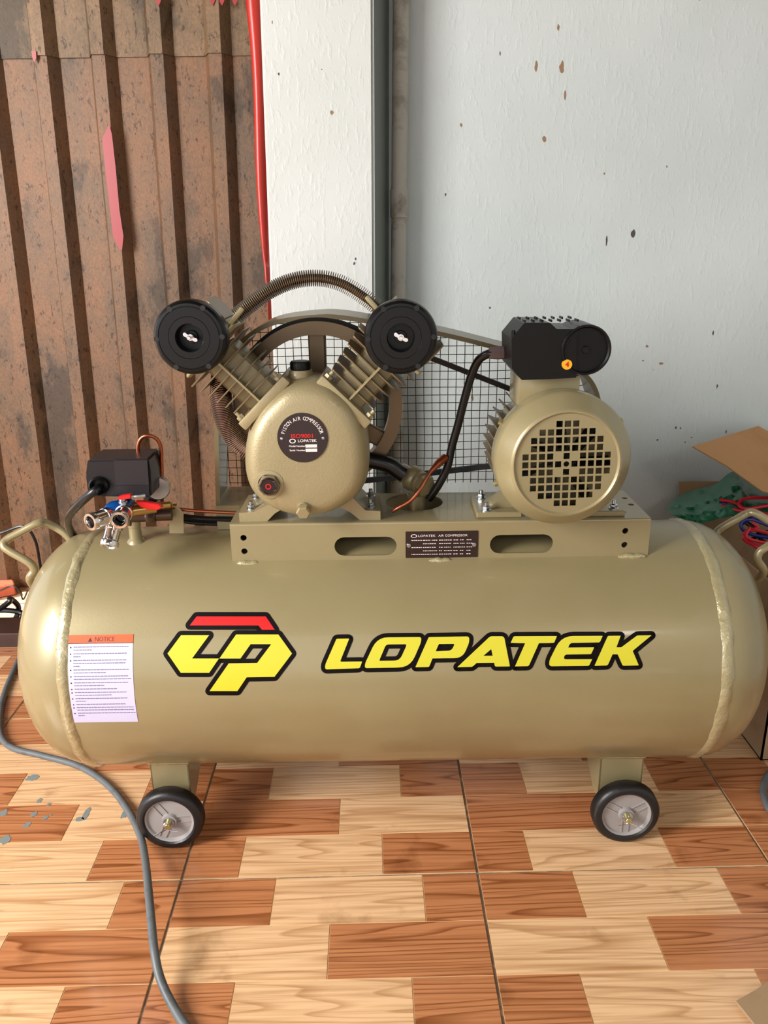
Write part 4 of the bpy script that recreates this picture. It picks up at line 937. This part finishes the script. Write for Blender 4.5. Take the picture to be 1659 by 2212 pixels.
# --- pressure switch group on the tank's left shoulder
YS = 1.50
ft = at(292, 1148, Y=1.545); ftz = top_at(0, 1.545).z
bm = B(); lathe(bm, [(.02, -.004), (.017, .002), (.013, .006), (.0125, .03), (.0135, .031), (.0135, .044)], (ft.x, 1.545, ftz), (0, 0, 1), 28)
obj('outlet_socket', bm, M_paint, comp)
bm = B(); hexprism(bm, Vector((ft.x-.004, 1.545, ftz+.036)), (0, 0, 1), .0155, .03); cyl(bm, (ft.x-.004, 1.545, ftz+.05), (0, 0, 1), .011, .035, 20)
cyl(bm, (ft.x-.06, 1.53, ftz+.056), (1, .1, 0), .0125, .14, 20); hexprism(bm, Vector((ft.x+.03, 1.535, ftz+.058)), (1, 0, 0), .016, .02)
obj('manifold', bm, mat('dark_brass', (92, 72, 60), .35, .8), comp)
def boxpoly(pts, y0, y1, m, name, parent, bev=.003, label=None):
    t = plate([pxz(x, y, y0) for x, y in pts], [], y1-y0, Matrix(((1, 0, 0, 0), (0, 0, 1, y0), (0, 1, 0, 0), (0, 0, 0, 1))))
    bmesh.ops.dissolve_limit(t, angle_limit=.01, verts=t.verts, edges=t.edges)
    if bev: bmesh.ops.bevel(t, geom=t.edges[:], offset=bev, segments=2, affect='EDGES')
    return obj(name, t, m, parent, smooth=30, label=label)
Y0s = 1.475
ps = boxpoly([(188, 993), (320, 991), (325, 1022), (327, 1075), (190, 1073), (184, 1028)], Y0s, 1.56, mat('switch_plastic', (32, 27, 29), .4, spec=.3), 'pressure_switch', comp, .004, 'black pressure switch box')
t = plate([pxz(x, y, Y0s-.002) for x, y in [(246, 995), (318, 994), (322, 1047), (250, 1047)]], [], .004, Matrix(((1, 0, 0, 0), (0, 0, 1, Y0s-.003), (0, 1, 0, 0), (0, 0, 0, 1)))); obj('switch_cover', t, mat('switch_cover', (42, 36, 39), .36, spec=.3), ps)
q = at(214, 1050, Y=Y0s-.004); bm = B(); lathe(bm, [(.019, .004), (.019, -.004), (.016, -.008), (.0125, -.006), (.012, .003)], q, (0, 1, 0), 28, caps=(False, True)); obj('cable_gland', bm, M_black, ps)
pts = [(216, 1052, 1.475), (208, 1058, 1.455), (190, 1072, 1.455), (168, 1092, 1.47), (150, 1112, 1.5), (146, 1128, 1.54), (152, 1145, 1.6), (165, 1165, 1.66)]
obj('switch_cable', tube(B(), catmull([at(x, y, Y=yy) for x, y, yy in pts], 8), .0082, 12), M_cable, comp, label='black cable bending down from the pressure switch')
pts = [(318, 1082, 1.56), (345, 1092, 1.585), (385, 1116, 1.60), (430, 1124, 1.60), (510, 1127, 1.60)]
for dzz in (-5, 5): obj('switch_cable', tube(B(), catmull([at(x, y+dzz, Y=yy+dzz*.001) for x, y, yy in pts], 8), .0055, 10), M_cable, comp)
obj('copper_pipe', tube(B(), catmull([at(x, y, Y=yy) for x, y, yy in [(300, 990, 1.535), (298, 965, 1.535), (305, 947, 1.535), (320, 941, 1.535), (337, 947, 1.54), (347, 965, 1.545), (349, 1000, 1.55), (350, 1060, 1.56), (350, 1085, 1.565)]], 8), .004, 12), M_copper, comp, label='looped copper pipe over the pressure switch')
obj('copper_pipe', tube(B(), catmull([at(x, y, Y=yy) for x, y, yy in [(372, 1098, 1.57), (420, 1103, 1.575), (512, 1108, 1.575)]], 8), .0036, 12), M_copper, comp, label='straight copper pipe running to the platform')
bm = B(); q = at(360, 1094, Y=1.565); hexprism(bm, q+Vector((-.02, 0, .003)), (1, 0, 0), .010, .014); cyl(bm, q, (1, 0, -.05), .0065, .022, 16); hexprism(bm, q+Vector((.006, 0, 0)), (1, 0, -.05), .0085, .008); obj('brass_fitting', bm, M_brass, comp)
t = plate([pxz(x, y, 1.555) for x, y in [(366, 1108), (384, 1094), (396, 1108), (397, 1152), (366, 1152)]], [], .002, Matrix(((1, 0, 0, 0), (0, 0, 1, 1.555), (0, 1, 0, 0), (0, 0, 0, 1)))); obj('pipe_bracket', t, M_paint, comp)
bm = B(); lathe(bm, [(.022, 0), (.024, .002), (.024, .018), (.018, .022)], at(341, 1056, Y=1.535), (-.2, 1, 0), 32); obj('pressure_gauge', bm, M_zinc, comp)
# blue ring manifold with three couplers
bc_ = at(252, 1112, Y=1.45)
bm = B(); lathe(bm, [(.001, -.012), (.022, -.012), (.0265, -.006), (.0275, .004), (.022, .02), (.012, .024), (.012, .06)], bc_, (.05, 1, .1), 32); hub = obj('blue_manifold', bm, M_blue, comp, label='blue anodised ring manifold')
def coupler(px, py, Yf, d, L):
    q = at(px, py, Y=Yf); d = Vector(d).normalized(); bm = B()
    lathe(bm, [(a_*1.12, b_) for a_, b_ in [(.0085, .012), (.0088, 0), (.0105, -.0035), (.0145, -.003), (.0158, .001), (.0158, .006), (.0145, .008), (.0135, .009), (.0135, .03), (.0148, .031), (.0148, .04), (.011, .042), (.011, L)]], q, d, 40, caps=(False, True))
    lathe(bm, [(.0098, .001), (.0095, .018), (.001, .019)], q, d, 28, caps=(False, False)); bmesh.ops.remove_doubles(bm, verts=bm.verts, dist=.00001)
    o = obj('coupler', bm, M_chrome, comp, smooth=35, label='chrome quick coupler socket')
    b2 = B(); cyl(b2, q+d*.012, d, .0072, .004, 20); obj('coupler_bore', b2, M_blackm, o)
    b3 = B(); hexprism(b3, q+d*(L-.006), d, .0125, .012); obj('coupler_nut', b3, M_brass, o)
coupler(197, 1127, 1.395, (.5, .85, .0), .055)
coupler(258, 1123, 1.395, (-.05, 1, .05), .045)
coupler(236, 1178, 1.41, (.13, .62, .72), .055)
# ball valves with red levers
def lever(pts, Y, dY, m, nm):
    lo = [at(x, y, Y=Y) for x, y in pts]; bm = plate([(p.x, p.z) for p in lo], [], dY, Matrix(((1, 0, 0, 0), (0, 0, 1, Y), (0, 1, 0, 0), (0, 0, 0, 1)))); bmesh.ops.dissolve_limit(bm, angle_limit=.01, verts=bm.verts, edges=bm.edges); bmesh.ops.bevel(bm, geom=bm.edges[:], offset=.0012, segments=2, affect='EDGES'); return obj(nm, bm, m, comp, label='red plastic valve lever')
lever([(254, 1074), (264, 1071), (282, 1069), (283, 1077), (262, 1080), (255, 1079)], 1.43, .012, M_red, 'valve_lever')
lever([(291, 1084), (310, 1084), (343, 1090), (350, 1096), (342, 1102), (318, 1101), (302, 1095)], 1.45, .012, M_red, 'valve_lever')
bm = B(); tube(bm, [at(282, 1073, Y=1.437), at(298, 1072, Y=1.44), at(312, 1071, Y=1.45)], .0035, 8); cyl(bm, at(266, 1096, Y=1.44), (0, 0, 1), .006, .02, 12); hexprism(bm, at(266, 1088, Y=1.44), (0, 0, 1), .008, .006); obj('valve_stem', bm, M_zinc, comp)
bm = B(); cyl(bm, at(268, 1106, Y=1.445), (.9, .4, 0), .010, .06, 16, .001); hexprism(bm, at(290, 1100, Y=1.46), (.9, .4, 0), .013, .014); cyl(bm, at(345, 1092, Y=1.465), (1, .3, 0), .0065, .02, 12); obj('ball_valve', bm, M_brass, comp)
